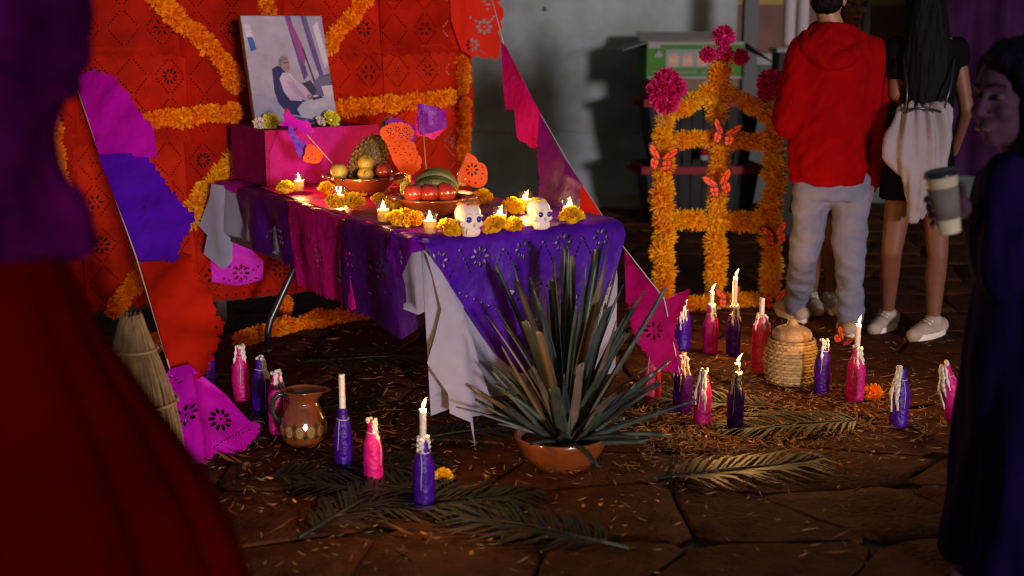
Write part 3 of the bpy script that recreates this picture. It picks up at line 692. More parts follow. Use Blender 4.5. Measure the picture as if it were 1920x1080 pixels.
for k in range(16):
    w = k*2.4; sp = .25+.035*k; d = (ax+rotp @ Vector((math.cos(w)*sp*.6, math.sin(w)*sp*.6, 0))).normalized(); b0 = base+ax*.205; sdv = d.cross(Vector((0, 1, .2))).normalized()*.010; Lf = .11-.003*k
    mb = MB(); mb.add([b0-sdv, b0+sdv, b0+d*Lf*.6+sdv*.7+Vector((0, 0, .004)), b0+d*Lf*.6-sdv*.7+Vector((0, 0, .004)), b0+d*Lf], [(0, 1, 2, 3), (3, 2, 4)]); mb.build('crown_leaf', LEAFG, pi, world=True)

# ================================================================== small paper fans on sticks
def fan(label, stick, papers, nm='paper_fan'):
    a, b = P(*stick[0]), P(*stick[1]); o = thing(nm, label, 'paper fan', b if b.z < a.z else a, group='paper fans on sticks among the offerings')
    MB().tube([a, b], .0022, 6).build('stick', STICK, o, world=True)
    for i, (outl, anch, m, hs, jag) in enumerate(papers): flag(o, outl, anch, m, hs, jag, 20+i+len(label), .008, 8, 'paper', sc=14)
    return o
yf = 5.45
fan('little paper fan leaning over the pink box with magenta, purple and orange leaves', ((533, 203, yf+.1), (628, 312, 5.5)), [
    ([(541, 206), (545, 214), (560, 226), (578, 228), (590, 248), (575, 252), (556, 240), (536, 236), (522, 234), (534, 228), (533, 212)], ((533, 206, yf+.05), (590, 248, yf+.05), (530, 236, yf+.05)), MAG, [], (8, 2)),
    ([(546, 236), (560, 262), (574, 270), (577, 296), (570, 303), (558, 288), (548, 262), (541, 244)], ((546, 236, yf-.02), (577, 300, yf), (548, 270, yf-.02)), PUR, [], (8, 2)),
    ([(574, 275), (582, 270), (594, 278), (606, 288), (602, 300), (594, 306), (580, 305), (568, 300), (572, 288)], ((574, 275, yf-.05), (606, 288, yf-.05), (580, 305, yf-.05)), ORAP, [dot(585, 288, 2), dot(578, 296, 2), dot(592, 298, 1.8)], (8, 1.5)),
    ([(538, 203), (543, 205), (543, 214), (536, 216), (532, 210)], ((532, 203, yf+.09), (543, 205, yf+.09), (536, 216, yf+.09)), RED2, [], None)])
hs = []
for (x, y) in ((730, 245), (745, 242), (760, 244), (735, 255), (752, 254), (766, 256)): hs += rosette(x, y, 6, 6, .2, inner=False)
hs2 = [dot(730+9*k, 274+5*(k % 2), 2, 1.3) for k in range(6)]+[dot(742+9*k, 286+4*(k % 2), 2, 1.3) for k in range(4)]+[dot(755+8*k, 300+4*(k % 2), 1.8, 1.2) for k in range(3)]
yf = 5.35
fan('orange paper fan with two dotted leaves standing over the fruit bowls', ((745, 236, yf+.02), (768, 352, 5.30)), [
    ([(716, 240), (732, 231), (752, 229), (770, 236), (777, 248), (771, 262), (762, 270), (735, 270), (718, 262), (712, 250)], ((716, 240, yf), (777, 248, yf), (735, 270, yf)), ORAP, hs, (6, 1.5)),
    ([(722, 263), (740, 268), (770, 266), (778, 270), (784, 290), (791, 300), (786, 318), (772, 328), (750, 322), (738, 304), (730, 282)], ((722, 264, yf-.04), (791, 300, yf-.04), (750, 322, yf-.04)), ORAP, hs2, (8, 1.5)),
    ([(722, 226), (745, 222), (780, 238), (778, 262), (768, 270), (740, 250)], ((722, 226, yf+.06), (780, 238, yf+.06), (760, 268, yf+.06)), VIO, [], (8, 2))])
yf = 5.5
fan('purple paper fan with a pink edge standing between the orange fan and the garland', ((790, 195, yf+.02), (800, 330, 5.10)), [
    ([(783, 194), (810, 199), (833, 206), (836, 226), (837, 239), (815, 247), (792, 252), (786, 240)], ((783, 194, yf-.02), (836, 226, yf-.02), (792, 252, yf-.02)), VIO, [dot(793+9*(k % 5), 206+9*(k//5)+2*(k % 2), 1.7, 1.1, .5) for k in range(20)], (6, 1)),
    ([(781, 215), (788, 240), (800, 250), (838, 238), (826, 250), (812, 262), (802, 256), (782, 254), (777, 240)], ((781, 215, yf), (838, 238, yf), (802, 260, yf)), PINKP, [], (7, 1.5))])
yf = 5.35
hs = rosette(885, 318, 13, 8, .16)+[dot(900+5*math.cos(w), 322+17*math.sin(w), 2, 1.3) for w in (-1.2, -.5, .2, .9)]+[dot(872, 336, 2), dot(880, 340, 2), dot(892, 343, 2)]
fan('orange scalloped paper fan beside the garland at the rear right of the table', ((874, 284, yf), (858, 356, 5.2)), [
    ([(876, 286), (890, 293), (897, 304), (908, 308), (913, 318), (914, 330), (912, 343), (902, 351), (890, 352), (878, 346), (864, 342), (858, 328), (868, 306)], ((876, 286, yf-.02), (914, 330, yf-.02), (862, 342, yf-.02)), ORAP, hs, (8, 1))])

# ================================================================== box and portrait at the rear of the table
CREP = mat('crepe_pink', (.29, .002, .08), .65, .1, var=.18, vscale=6, bump=.25, bscale=50, stretch=(1, 1, 4), trans=.05)
CREP2 = mat('crepe_magenta', (.34, .002, .17), .6, .1, var=.2, vscale=6, bump=.25, bscale=50)
bx = thing('paper_wrapped_box', 'box wrapped in pink crepe paper carrying the framed portrait', 'box', T(.30, 1.85, TOP))
s0, s1, t0, t1, bh = .06, .60, 1.62, 2.04, .245
mb = MB(); V = []
def bxp(s, t, z): return T(s, t, TOP+z)
mb = MB(); mb.box(T((s0+s1)/2, (t0+t1)/2, TOP+bh/2+.001), (s1-s0, t1-t0, bh), Rm).build('carton', CREP, bx, world=True, smooth=False)
mb = MB(); sheet(mb, [(s0+.012, .0), (s1+.004, .0), (s1+.006, bh+.004), (s0+.25, bh+.004), (s0+.06, bh*.97), (s0+.02, bh*.6)], [], .04, lambda u, v: T(u, t0-.004-.006*abs(mnoise.noise(Vector((u*9, v*5, 2)))), TOP+v+.002))
mb.build('wrapping', CREP2, bx, world=True)
mb = MB(); sheet(mb, [(t0+.01, .0), (t1, .0), (t1, bh+.003), (t0+.01, bh+.003)], [], .04, lambda u, v: T(s0-.004-.006*abs(mnoise.noise(Vector((u*9, v*5, 5)))), u, TOP+v+.002))
mb.build('side_wrapping', CREP, bx, world=True)
# portrait: canvas leaning back against the backdrop
zb = TOP+bh+.006
pb0 = PL(480, 249, T(0, 1.80, 0), BN); pb1 = PL(633, 244, T(0, 1.80, 0), BN)
wv = (pb1-pb0); wv.z = 0; PWid = wv.length; ux = wv.normalized(); up = (Vector((0, 0, 1))*math.cos(R(17))+TV*math.sin(R(17))).normalized()
PHt = (P(442, 40, 6).z-P(480, 249, 6).z)*1.03
po = pb0.copy(); po.z = zb
por = thing('portrait', 'framed colour portrait of a seated man in white, leaning on top of the pink box', 'portrait', po)
fn = ux.cross(up).normalized()
def pp(x, y, off=0):      # x right, y down, in 0..1 of the picture
    return po+ux*(x*PWid)+up*((1-y)*PHt)+fn*(off)
if fn.y > 0: fn = -fn
mb = MB(); k = [pp(0, 0), pp(1, 0), pp(1, 1), pp(0, 1)]; k2 = [q-fn*.028 for q in k]
mb.add(k+k2, [(3, 2, 1, 0), (4, 5, 6, 7), (0, 1, 5, 4), (1, 2, 6, 5), (2, 3, 7, 6), (3, 0, 4, 7)]).build('frame', mat('gilt_edge', (.16, .10, .04), .4, .6, metal=.4, var=.4, vscale=40), por, world=True, smooth=False)
PM = {n: mat('print_'+n, c, .4, .4, var=.16, vscale=9) for n, c in dict(wall=(.31, .28, .37), wall2=(.26, .235, .34), navy=(.020, .020, .09), shirt=(.38, .30, .45), shirt2=(.30, .23, .37), skin=(.28, .16, .18), hair=(.16, .14, .17), magenta=(.22, .045, .20), violet=(.085, .05, .20),
      grey=(.10, .09, .18), desk=(.35, .33, .42), desk2=(.42, .38, .45), blue=(.03, .09, .28), pale=(.45, .40, .52), dark=(.035, .03, .07), white=(.5, .47, .55)).items()}
names = list(PM); pm = [PM[n] for n in names]; pr = MB(); lay = [0]
def patch(n, pts, curve=False):
    lay[0] += 1; q = [pp(x, y, .0012+.0002*lay[0]) for x, y in pts]; pr.add(q, [tuple(range(len(q)))], names.index(n))
patch('wall', [(.008, .008), (.995, .008), (.995, .992), (.008, .992)])
patch('wall2', [(.55, .008), (.995, .008), (.995, .55), (.80, .50)])
patch('wall2', [(.008, .7), (.30, .75), (.36, .92), (.008, .992)])
patch('pale', [(.02, .08), (.10, .09), (.13, .22), (.05, .24)]); patch('blue', [(.045, .20), (.115, .20), (.14, .31), (.07, .33)])
patch('violet', [(.535, .008), (.60, .008), (.72, .55), (.66, .6)])
patch('magenta', [(.545, .008), (.62, .10), (.70, .26), (.72, .40), (.69, .47), (.64, .40), (.61, .25), (.56, .12)])
patch('violet', [(.73, .008), (.80, .008), (.92, .60), (.88, .64), (.80, .35)]); patch('grey', [(.76, .008), (.80, .008), (.86, .3), (.84, .32)])
patch('dark', [(.69, .30), (.71, .30), (.80, .62), (.78, .63)])
patch('pale', [(.86, .10), (.93, .06), (.995, .45), (.94, .50)])
patch('navy', [(.29, .49), (.37, .46), (.44, .50), (.50, .72), (.66, .80), (.60, .93), (.40, .90), (.31, .80), (.28, .70)])
patch('grey', [(.70, .68), (.86, .56), (.995, .54), (.995, .72), (.80, .76), (.70, .76)])
patch('dark', [(.62, .63), (.74, .60), (.80, .70), (.70, .78), (.62, .74)])
patch('skin', [(.39, .43), (.42, .395), (.47, .39), (.505, .42), (.51, .47), (.505, .50), (.48, .525), (.43, .51), (.40, .48)])
patch('hair', [(.375, .45), (.385, .405), (.43, .375), (.48, .38), (.505, .41), (.47, .405), (.43, .415), (.41, .45), (.40, .48)])
patch('dark', [(.43, .438), (.508, .43), (.508, .437), (.43, .446)]); patch('hair', [(.465, .478), (.507, .474), (.505, .486), (.47, .488)])
patch('shirt', [(.36, .58), (.41, .525), (.48, .535), (.55, .58), (.66, .66), (.71, .72), (.67, .79), (.60, .76), (.60, .79), (.46, .78), (.39, .70)])
patch('shirt2', [(.44, .60), (.52, .62), (.62, .72), (.67, .79), (.60, .76), (.50, .70)]); patch('white', [(.47, .53), (.49, .535), (.57, .62), (.55, .62)])
patch('skin', [(.66, .735), (.71, .72), (.74, .745), (.70, .77), (.665, .775)])
patch('desk', [(.52, .86), (.60, .80), (.80, .77), (.995, .74), (.995, .93), (.80, .96), (.56, .94)]); patch('desk2', [(.66, .82), (.86, .79), (.90, .83), (.70, .87)])
patch('desk2', [(.86, .66), (.995, .65), (.995, .75), (.88, .76)]); patch('dark', [(.72, .76), (.84, .745), (.86, .765), (.74, .785)]); patch('white', [(.74, .745), (.80, .74), (.81, .75), (.75, .757)])
patch('navy', [(.34, .90), (.56, .94), (.72, .965), (.70, .992), (.36, .992)]); patch('blue', [(.50, .95), (.66, .95), (.64, .985), (.52, .985)])
pr.build('print', pm, por, world=True, smooth=False)
MFLW = mat('pale_blossom', (.62, .48, .38), .7)
YFLW = mat('acid_yellow_blossom', (.60, .52, .02), .6, var=.2, vscale=50)
FM_Y = flower_mesh('blossom', .05, 140, .6, .13, YFLW, fr_, .8, .5, True); FM_W = flower_mesh('blossom', .05, 120, .6, .13, MFLW, fr_, .8, .5, True)
for i, (x, y, r, me, lab) in enumerate([(507, 241, .040, FM_Y, 'acid yellow flower at the left foot of the portrait'), (487, 244, .030, FM_W, 'cream flower at the left lower corner of the portrait'), (620, 233, .042, FM_Y, 'acid yellow flower at the right foot of the portrait'), (600, 240, .026, FM_W, 'pale flower beside the yellow one at the right foot of the portrait')]):
    p = PL(x, y, T(0, 1.735, 0), BN); p.z = max(p.z, zb+r*.5); o = mk('portrait_flower', me, None, p); o.scale = (r/.05,)*3; o.rotation_euler = (.9, .1*i, .5*i); tag(o, lab, 'flower', 'flowers at the foot of the portrait')

# ================================================================== sugar skulls
SUG = mat('sugar_white', (.72, .58, .52), .55, .4, sss=.35, bump=.3, bscale=220)
FOIL = mat('blue_foil', (.008, .045, .40), .25, .7, metal=.35)
def skull(px, py, yaw, h, label, icing):
    b = G(px, py, TOP); o = thing('sugar_skull', label, 'sugar skull', b, yaw); s = h/.105
    mb = MB(); mb.ell((0, .006*s, .066*s), (.040*s, .046*s, .040*s), nu=24, nv=16); mb.loft([((0, -.012*s, 0), .026*s, .024*s, 0), ((0, -.013*s, .02*s), .028*s, .026*s, 0), ((0, -.010*s, .045*s), .034*s, .032*s, 0), ((0, 0, .07*s), .036*s, .04*s, 0)])
    mb.ell((0, .012*s, .03*s), (.032*s, .034*s, .03*s))
    for x in (-1, 1):
        mb.ell((x*.028*s, -.022*s, .038*s), (.011*s, .012*s, .009*s)); mb.tube([(x*.031*s, -.032*s, .062*s), (x*.016*s, -.040*s, .069*s), (x*.004*s, -.038*s, .064*s)], .005*s, 8)
    for k in range(5): mb.tube([((k-2)*.0095*s, -.037*s+abs(k-2)*.0022*s, .006*s), ((k-2)*.0095*s, -.040*s+abs(k-2)*.0022*s, .024*s)], .0042*s, 6)
    blob(mb, 'skull', SUG, o, .0022, 3, world=False)
    for x in (-1, 1):
        e = MB(); e.ell((x*.0165*s, -.0385*s, .054*s), (.0092*s, .006*s, .0095*s), nu=14, nv=8); eo = e.build('eye', FOIL, o)
        MB().ell((x*.0165*s, -.0445*s, .054*s), (.003*s, .002*s, .003*s), nu=8, nv=6).build('pupil', mat('foil_dark', (.004, .008, .05), .3), eo)
    MB().ell((0, -.0425*s, .037*s), (.0045*s, .003*s, .007*s), nu=8, nv=6).build('nose', mat('sugar_shade', (.42, .30, .27), .7), o)
    rr = random.Random(px)
    for m, n in icing:
        mb = MB()
        for k in range(n):
            w = rr.uniform(0, 6.3); ph = rr.uniform(0, .95); q = Vector((.041*s*math.sin(ph)*math.cos(w), .006*s+.047*s*math.sin(ph)*math.sin(w), .066*s+.041*s*math.cos(ph))); mb.ell(q, (.0075*s, .0075*s, .004*s), nu=7, nv=5)
        mb.build('icing', m, o)
IG = [mat('icing_%s' % n, c, .5, .4) for n, c in (('orange', (.75, .17, .02)), ('green', (.10, .20, .03)), ('yellow', (.65, .42, .04)), ('blue', (.10, .16, .35)), ('red', (.5, .03, .03)))]
skull(879, 441, R(27), .114, 'white sugar skull with orange icing on its crown, nearer the front corner', [(IG[0], 14), (IG[1], 5), (IG[4], 5)])
skull(1011, 428, R(30), .104, 'white sugar skull with yellow and blue icing, second from the front corner', [(IG[2], 12), (IG[3], 7), (IG[1], 4)])

# ================================================================== bottles wrapped in paper, used as candle holders
WRAP = [mat('wrap_pink', (.52, .004, .16), .45, .3, var=.22, vscale=22, bump=.5, bscale=70), mat('wrap_purple', (.050, .002, .21), .4, .3, var=.3, vscale=22, bump=.5, bscale=70), mat('wrap_red', (.62, .012, .07), .42, .5, var=.22, vscale=22, bump=.5, bscale=70)]
def bottle(px, py, kind, label, candle=0, lit=False, wax=0, waxdir=-1.2, h=.222, lean=(0, 0), power=1.0, fat=None, seed=0, straight=False):
    b = G(px, py, .012); o = thing('candle_bottle', label, 'candle bottle', b, group='paper-wrapped bottles used as candle holders on the ground'); rr = random.Random(px+seed)
    fat = rr.uniform(.92, 1.10); h = h*rr.uniform(.93, 1.05); k = h/.222; sd_ = rr.random()*30
    pf = [(.026, 0), (.031, .003), (.0325, .02), (.033, .10), (.0325, .135), (.029, .155), (.021, .178), (.0165, .195), (.0155, .21), (.0165, .222), (.012, .2225)] if not straight else [(.030, 0), (.034, .004), (.035, .03), (.035, .17), (.033, .19), (.026, .20), (.02, .222), (.012, .2225)]
    P2 = []
    for (r0, z0), (r1, z1) in zip(pf, pf[1:]):
        n = max(1, int((z1-z0)/.008))
        for i in range(n): P2.append((r0+(r1-r0)*i/n, z0+(z1-z0)*i/n))
    P2.append(pf[-1])
    wob = lambda w, z: 1+.085*mnoise.noise(Vector((math.cos(w)*1.6+sd_, math.sin(w)*1.6, z*38)))+.05*mnoise.noise(Vector((math.cos(w)*4+sd_, math.sin(w)*4, z*10)))
    MB().lathe([(r_*k**.5*1.04*fat, z*k) for r_, z in P2], 28, wob=wob).build('wrapped_bottle', WRAP[kind], o)
    zn = .184*k; rn = .0205*k**.5*1.04*fat; mb = MB()
    mb.tube([(rn*math.cos(w), rn*math.sin(w), zn+.002*math.sin(w*2)) for w in [2*math.pi*i/20 for i in range(21)]], .0014, 5)
    w0 = rr.uniform(-2.4, -.6)
    mb.tube([(rn*math.cos(w0), rn*math.sin(w0), zn), (.028*math.cos(w0+.15), .028*math.sin(w0+.15), zn-.02), (.035*math.cos(w0+.2), .035*math.sin(w0+.2), zn-.05), (.036*math.cos(w0+.1), .036*math.sin(w0+.1), zn-.085-rr.uniform(0, .03))], .0013, 5)
    mb.build('string', STRING, o)
    top = h
    if wax:
        mb = MB()
        for i in range(3+wax):
            w = waxdir+rr.uniform(-.9, .9)*(1.6 if wax < 3 else .9); ln = rr.uniform(.03, .07)*(.7+.45*wax)
            pts = []; rs_ = []
            for j in range(9):
                z = h+.004-ln*j/8
                rad = np.interp(z/k, [q[1] for q in pf], [q[0] for q in pf])*k**.5*1.04*fat+.001
                pts.append((rad*math.cos(w+.05*math.sin(j)), rad*math.sin(w+.05*math.sin(j)), z)); rs_.append((.0042+.0022*math.sin(j*1.9+i))*(1.25 if j < 7 else .8))
            mb.tube(pts, rs_, 7)
        for i in range(7): w = rr.uniform(0, 6.3); mb.ell((.014*math.cos(w), .014*math.sin(w), h+rr.uniform(-.004, .008)), rr.uniform(.005, .009), nu=8, nv=6)
        mb.build('wax_drips', WAX, o)
    if candle:
        c = MB(); n = 9; pr_ = [(.0105*(1+.05*rr.uniform(-1, 1)), h-.01+candle*i/n) for i in range(n+1)]; pr_ += [(.008, h+candle-.009), (.0005, h+candle-.011)]
        co = c.lathe(pr_, 14, wob=lambda w, z: 1+.05*mnoise.noise(Vector((math.cos(w)*2+sd_, math.sin(w)*2, z*60)))).build('candle', WAX, o)
        tp = h+candle-.012; MB().tube([(0, 0, tp), (.002, 0, tp+.010)], .0013, 5).build('wick', WICK, co)
        if lit: flame_at(co, b+Vector((.002, 0, tp+.006)), .034, (.45+rr.uniform(-.3, .3), 0), power=power*1.5)
    o.rotation_euler = (lean[0], lean[1], rr.uniform(-.3, .3)) if not lit else (0, 0, 0)
    return o
BT = [
 (388, 724, 1, 'purple bottle half hidden behind the red paper flag', dict(wax=0)),
 (453, 752, 0, 'dark pink bottle without candle, behind the other bottles left of the jug', dict(wax=1)),
 (491, 778, 1, 'purple bottle with long white wax drips left of the clay jug', dict(wax=3, waxdir=-1.0)),
 (521, 812, 0, 'pink bottle squeezed between the clay jug and the waxy purple bottle', dict(wax=2)),
 (645, 879, 1, 'purple bottle with tall unlit white candle right of the clay jug', dict(candle=.125)),
 (700, 908, 0, 'bright pink bottle with a white string round its neck, candle burnt away', dict(wax=1, waxdir=-.3)),
 (795, 952, 1, 'purple bottle with a lit candle at the front of the altar', dict(candle=.105, lit=True, wax=1)),
 (1279, 777, 1, 'purple bottle with wax drips touching the pink bottle right of the agave', dict(wax=2, candle=.03, waxdir=-2.2)),
 (1316, 800, 0, 'hot pink bottle with a long wax trail standing right of the agave', dict(wax=3, waxdir=-1.9)),
 (1378, 806, 1, 'purple bottle with a short burning candle stub in front of the basket', dict(candle=.05, lit=True, wax=1)),
 (1424, 700, 2, 'straight red bottle with pale candle standing left of the basket', dict(candle=.09, wax=1, straight=True, h=.25)),
 (1331, 662, 0, 'pink bottle with lit candle in front of the marigold arch', dict(candle=.075, lit=True, wax=1, power=.8)),
 (1374, 668, 1, 'purple bottle with a tall lit candle in front of the marigold arch', dict(candle=.14, lit=True, wax=2)),
 (1279, 655, 1, 'purple bottle with thick wax at the left foot of the marigold arch', dict(wax=3, waxdir=-2.0)),
 (1540, 740, 1, 'purple bottle with no candle right of the basket', dict(wax=1)),
 (1602, 752, 0, 'bright pink bottle with a lit candle in front of the red hooded person', dict(candle=.105, lit=True, wax=1)),
 (1684, 800, 1, 'purple bottle covered by a thick sheet of white wax at right', dict(wax=4, waxdir=-2.4)),
 (1796, 792, 0, 'tilted magenta bottle with white wax beside the dark clothed person', dict(wax=4, waxdir=-2.6, lean=(.05, -.28))),
 (1222, 752, 2, 'dark pink bottle behind the agave leaves', dict(wax=0)),
]
for (x, y, k, lab, kw) in BT: bottle(x, y, k, lab, **kw)

# ================================================================== clay jug
jb = G(570, 833, .012); jug = thing('clay_jug', 'glazed brown clay jug with a painted band of oval leaves', 'jug', jb)
js = 1.0; pf = [(.048, 0), (.055, .003), (.072, .022), (.081, .05), (.083, .075), (.078, .10), (.066, .128), (.056, .147), (.052, .158), (.054, .172), (.062, .19), (.068, .2), (.0655, .2015), (.058, .19), (.049, .172), (.047, .158), (.05, .147), (.058, .128), (.0005, .10)]
def jw(w, z):
    if z < .165: return 1
    t = (z-.165)/.035; d = math.cos(w); return 1+t*(.50*max(0, d)**6)-.04*t*math.sin(w)**2
Pj = []
for (r0, z0), (r1, z1) in zip(pf, pf[1:]):
    for i in range(4): Pj.append((r0+(r1-r0)*i/4, z0+(z1-z0)*i/4))
Pj.append(pf[-1])
MB().lathe(Pj, 48, wob=jw).build('body', CLAY, jug)
hm = MB(); hm.tube([(-.058, -.004, .183), (-.082, -.010, .186), (-.102, -.014, .165), (-.106, -.015, .135), (-.098, -.012, .105), (-.078, -.006, .085)], [.010, .011, .010, .0095, .009, .010], 10).build('handle', mat('dark_green_glaze', (.02, .035, .015), .2, .6, coat=.5), jug)
TAN = mat('tan_slip', (.38, .23, .08), .3, .5, coat=.4, var=.2, vscale=40); GRN = mat('green_slip', (.012, .05, .015), .25, .6, coat=.4)
zc, rc = .066, .0832
for k in range(13):
    w = 2*math.pi*k/13-.12; mb = MB(); V = []
    def jp(a, z, off=.0012):
        rad = np.interp(z, [q[1] for q in pf[:12]], [q[0] for q in pf[:12]])+off; return Vector((rad*math.cos(a), rad*math.sin(a), z))
    ring = [jp(w+.165*math.cos(t)*.95, zc+.021*math.sin(t)) for t in [2*math.pi*i/14 for i in range(14)]]
    mb.add([jp(w, zc, .0028)]+ring, [(0, 1+i, 1+(i+1) % 14) for i in range(14)]); po_ = mb.build('painted_oval', TAN, jug)
    mb = MB()
    for dz, sg in ((.027, 1), (-.027, -1)):
        c = w+.5*2*math.pi/13; q = [jp(c-.11, zc+dz*.75), jp(c, zc+dz*.28), jp(c+.11, zc+dz*.75), jp(c, zc+dz*1.15)]; mb.add(q, [(0, 1, 2, 3)])
    mb.build('painted_leaf', GRN, jug)
    mb = MB()
    for i in range(9):
        t = i*2.4; r_ = .75*math.sqrt(i/9); mb.ell(jp(w+.15*r_*math.cos(t), zc+.018*r_*math.sin(t), .002), .0016, nu=5, nv=4)
    mb.build('painted_spots', mat('brown_slip', (.09, .035, .012), .3), po_)

# ================================================================== agave in a clay bowl
ab = G(1052, 872, .010); ag = thing('potted_agave', 'spiky cut agave growing from a red clay bowl in front of the table', 'agave', ab)
MB().lathe([(.085, 0), (.10, .004), (.135, .05), (.155, .095), (.160, .110), (.156, .115), (.148, .108), (.13, .085), (.0005, .08)], 40).build('clay_bowl', CLAY, ag)
MB().lathe([(.0005, .10), (.08, .099), (.146, .090)], 24, wob=lambda w, z: 1+.03*math.sin(w*7)).build('soil', GRD, ag)
AGL = [mat('agave_leaf_%d' % i, c, .42, .5, col2=c2, vscale=12, stretch=(1, 1, .3), bump=.25, bscale=60) for i, (c, c2) in enumerate([((.020, .030, .028), (.055, .075, .065)), ((.022, .032, .026), (.075, .080, .060)), ((.07, .052, .035), (.19, .13, .08)), ((.024, .040, .030), (.065, .085, .055))])]
ra = random.Random(21)
def blade(par, base, az, el, ln, w, cut, m, bend):
    d = Vector((math.cos(az)*math.cos(el), math.sin(az)*math.cos(el), math.sin(el))); side = Vector((-math.sin(az), math.cos(az), 0)); nrm = side.cross(d).normalized()
    tw = ra.uniform(-.5, .5); side = (side*math.cos(tw)+nrm*math.sin(tw)).normalized(); nrm = side.cross(d).normalized()
    V = []; F = []; n = 9
    for i in range(n+1):
        t = i/n; c = base+d*(ln*t)+nrm*(bend*ln*t*t)
        ww = w*(1.0-.25*t) if i < n and cut else w*(1-t**2.2)
        if cut: ww = w*(.92-.28*t)
        elif i == n: ww = .0006
        th = .0035*(1-.6*t)
        dv = .32*ww
        jag = (ra.uniform(-.02, .015) if (cut and i == n) else 0)
        V += [c-side*ww+nrm*dv+d*jag, c-side*ww*.5+nrm*dv*.25+d*(ra.uniform(-.02, .01) if (cut and i == n) else 0), c-nrm*th, c+side*ww*.5+nrm*dv*.25+d*(ra.uniform(-.01, .02) if (cut and i == n) else 0), c+side*ww+nrm*dv+d*(ra.uniform(-.015, .02) if (cut and i == n) else 0), c-nrm*(th*2+.002)]
    for i in range(n):
        for j in range(4): F.append((i*6+j, i*6+j+1, i*6+6+j+1, i*6+6+j))
        F.append((i*6+4, i*6+5, i*6+11, i*6+10)); F.append((i*6+5, i*6, i*6+6, i*6+11))
    F.append(tuple(n*6+j for j in (0, 1, 2, 3, 4, 5)))
    return MB().add(V, F).build('leaf', m, par, world=True)
ac = ab+Vector((0.02, 0, .10))
for k in range(92):
    az = k*2.39996+ra.uniform(-.25, .25); u = (k+.5)/92
    el = R(14+74*u**.85+ra.uniform(-11, 11)); cut = ra.random() < (.75 if u < .45 else .35)
    ln = .86*(.30+.34*u+ra.uniform(-.12, .10))*(1.12 if math.cos(az) > .2 else .98)
    if math.sin(az) > .3 and el < R(50): ln *= .75
    rb0 = .05*(1-u)+.012
    blade(ag, ac+Vector((math.cos(az)*rb0, math.sin(az)*rb0, -.01+.05*u)), az, min(el, R(89)), ln, ra.uniform(.016, .029), cut, ra.choice(AGL), ra.uniform(-.12, .30)*(1-.6*u))

# ================================================================== palm fronds, straw and petals on the ground
FROND = mat('palm_frond_green', (.010, .016, .007), .55, .4, var=.4, vscale=20)
def frond(x, y, rz, ln, label):
    b = G(x, y, .02); o = thing('palm_frond', label, 'palm frond', b, rz, 'palm fronds laid on the ground'); rr = random.Random(int(x*7+y))
    MB().tube([(0, 0, .004), (ln*.5, ln*.03, .014), (ln, ln*.09, .005)], [.006, .004, .0012], 6).build('stem', FROND, o)
    mb = MB()
    for i in range(34):
        t = .12+.87*i/34
        for sg in (-1, 1):
            a = R(62-38*t)*sg+rr.uniform(-.1, .1); L_ = ln*.42*math.sin(math.pi*(.12+.80*t))*rr.uniform(.85, 1.1); c = Vector((ln*t, ln*.09*t*t, .008)); d = Vector((math.cos(a), math.sin(a), rr.uniform(-.02, .10))); w = Vector((-math.sin(a), math.cos(a), 0))*.006
            dr = Vector((0, 0, -.006-L_*.03)); mb.add([c-w*.5, c+w*.5, c+d*L_*.5+w+Vector((0, 0, .012)), c+d*L_*.5-w+Vector((0, 0, .012)), c+d*L_+dr], [(0, 1, 2, 3), (3, 2, 4)])
    q = mb.build('leaflets', FROND, o); q['kind'] = 'stuff'
FR = [(470, 900, .2, .62, 'dark palm frond on the ground in front of the clay jug'), (560, 680, .1, .65, 'palm frond under the table behind the unlit candle'), (900, 930, 2.9, .6, 'palm frond on the ground left of the agave bowl'), (740, 830, .3, .5, 'palm frond lying beneath the hanging white cloth'),
      (1480, 770, 2.8, .62, 'palm frond on the ground in front of the basket'), (1640, 790, 3.3, .6, 'palm frond at right between the pink and the waxed purple bottle'), (430, 800, .5, .6, 'palm frond beside the magenta flag on the ground'), (640, 960, .15, .6, 'palm frond in front of the pink bottle with string'), (1220, 900, .2, .6, 'palm frond lying right of the agave bowl'), (560, 1010, 1.0, .6, 'palm frond nearest the viewer at the dark lower left'), (1180, 1030, 2.6, .6, 'palm frond nearest the viewer at the lower middle')]
for a in FR: frond(*a)
STRAWM = mat('straw_litter', (.24, .13, .04), .8, var=.35, vscale=30); PETM = mat('petals', (.55, .20, .02), .7, var=.4, vscale=30)
def scatter(name, m, n, zones, lng, wid, kind, seed):
    rr = random.Random(seed); mb = MB()
    for i in range(n):
        (x, y, sx, sy) = zones[rr.choices(range(len(zones)), [z[4] for z in zones])[0]][:4]
        px, py = rr.gauss(x, sx), rr.gauss(y, sy)
        if py < 470 or py > 1075 or not (-40 < px < 1960): continue
        c = G(px, py, .022+rr.uniform(0, .01)); a = rr.uniform(0, 6.3); L_ = lng*rr.uniform(.4, 1.3); d = Vector((math.cos(a), math.sin(a), rr.uniform(-.12, .3))); w = Vector((-math.sin(a), math.cos(a), rr.uniform(-.4, .4)))*wid*rr.uniform(.6, 1.3)
        mb.add([c-d*L_*.5, c+w, c+d*L_*.5+Vector((0, 0, .004)), c-w], [(0, 1, 2, 3)])
    o = mb.build(name, m, smooth=False); tag(o, None, None, None, 'stuff'); return o
scatter('straw_litter', STRAWM, 4200, [(1290, 790, 60, 40, 3), (1420, 800, 120, 50, 3), (1640, 770, 140, 40, 2), (560, 800, 150, 90, 1.2), (760, 740, 120, 60, .8), (900, 900, 350, 90, 1.5), (1500, 680, 160, 50, 1)], .035, .0022, 'stuff', 4)
scatter('fallen_petals', PETM, 320, [(1280, 740, 70, 40, 3), (1450, 790, 120, 50, 2), (520, 800, 160, 90, .6), (800, 930, 200, 60, .8)], .022, .007, 'stuff', 8)
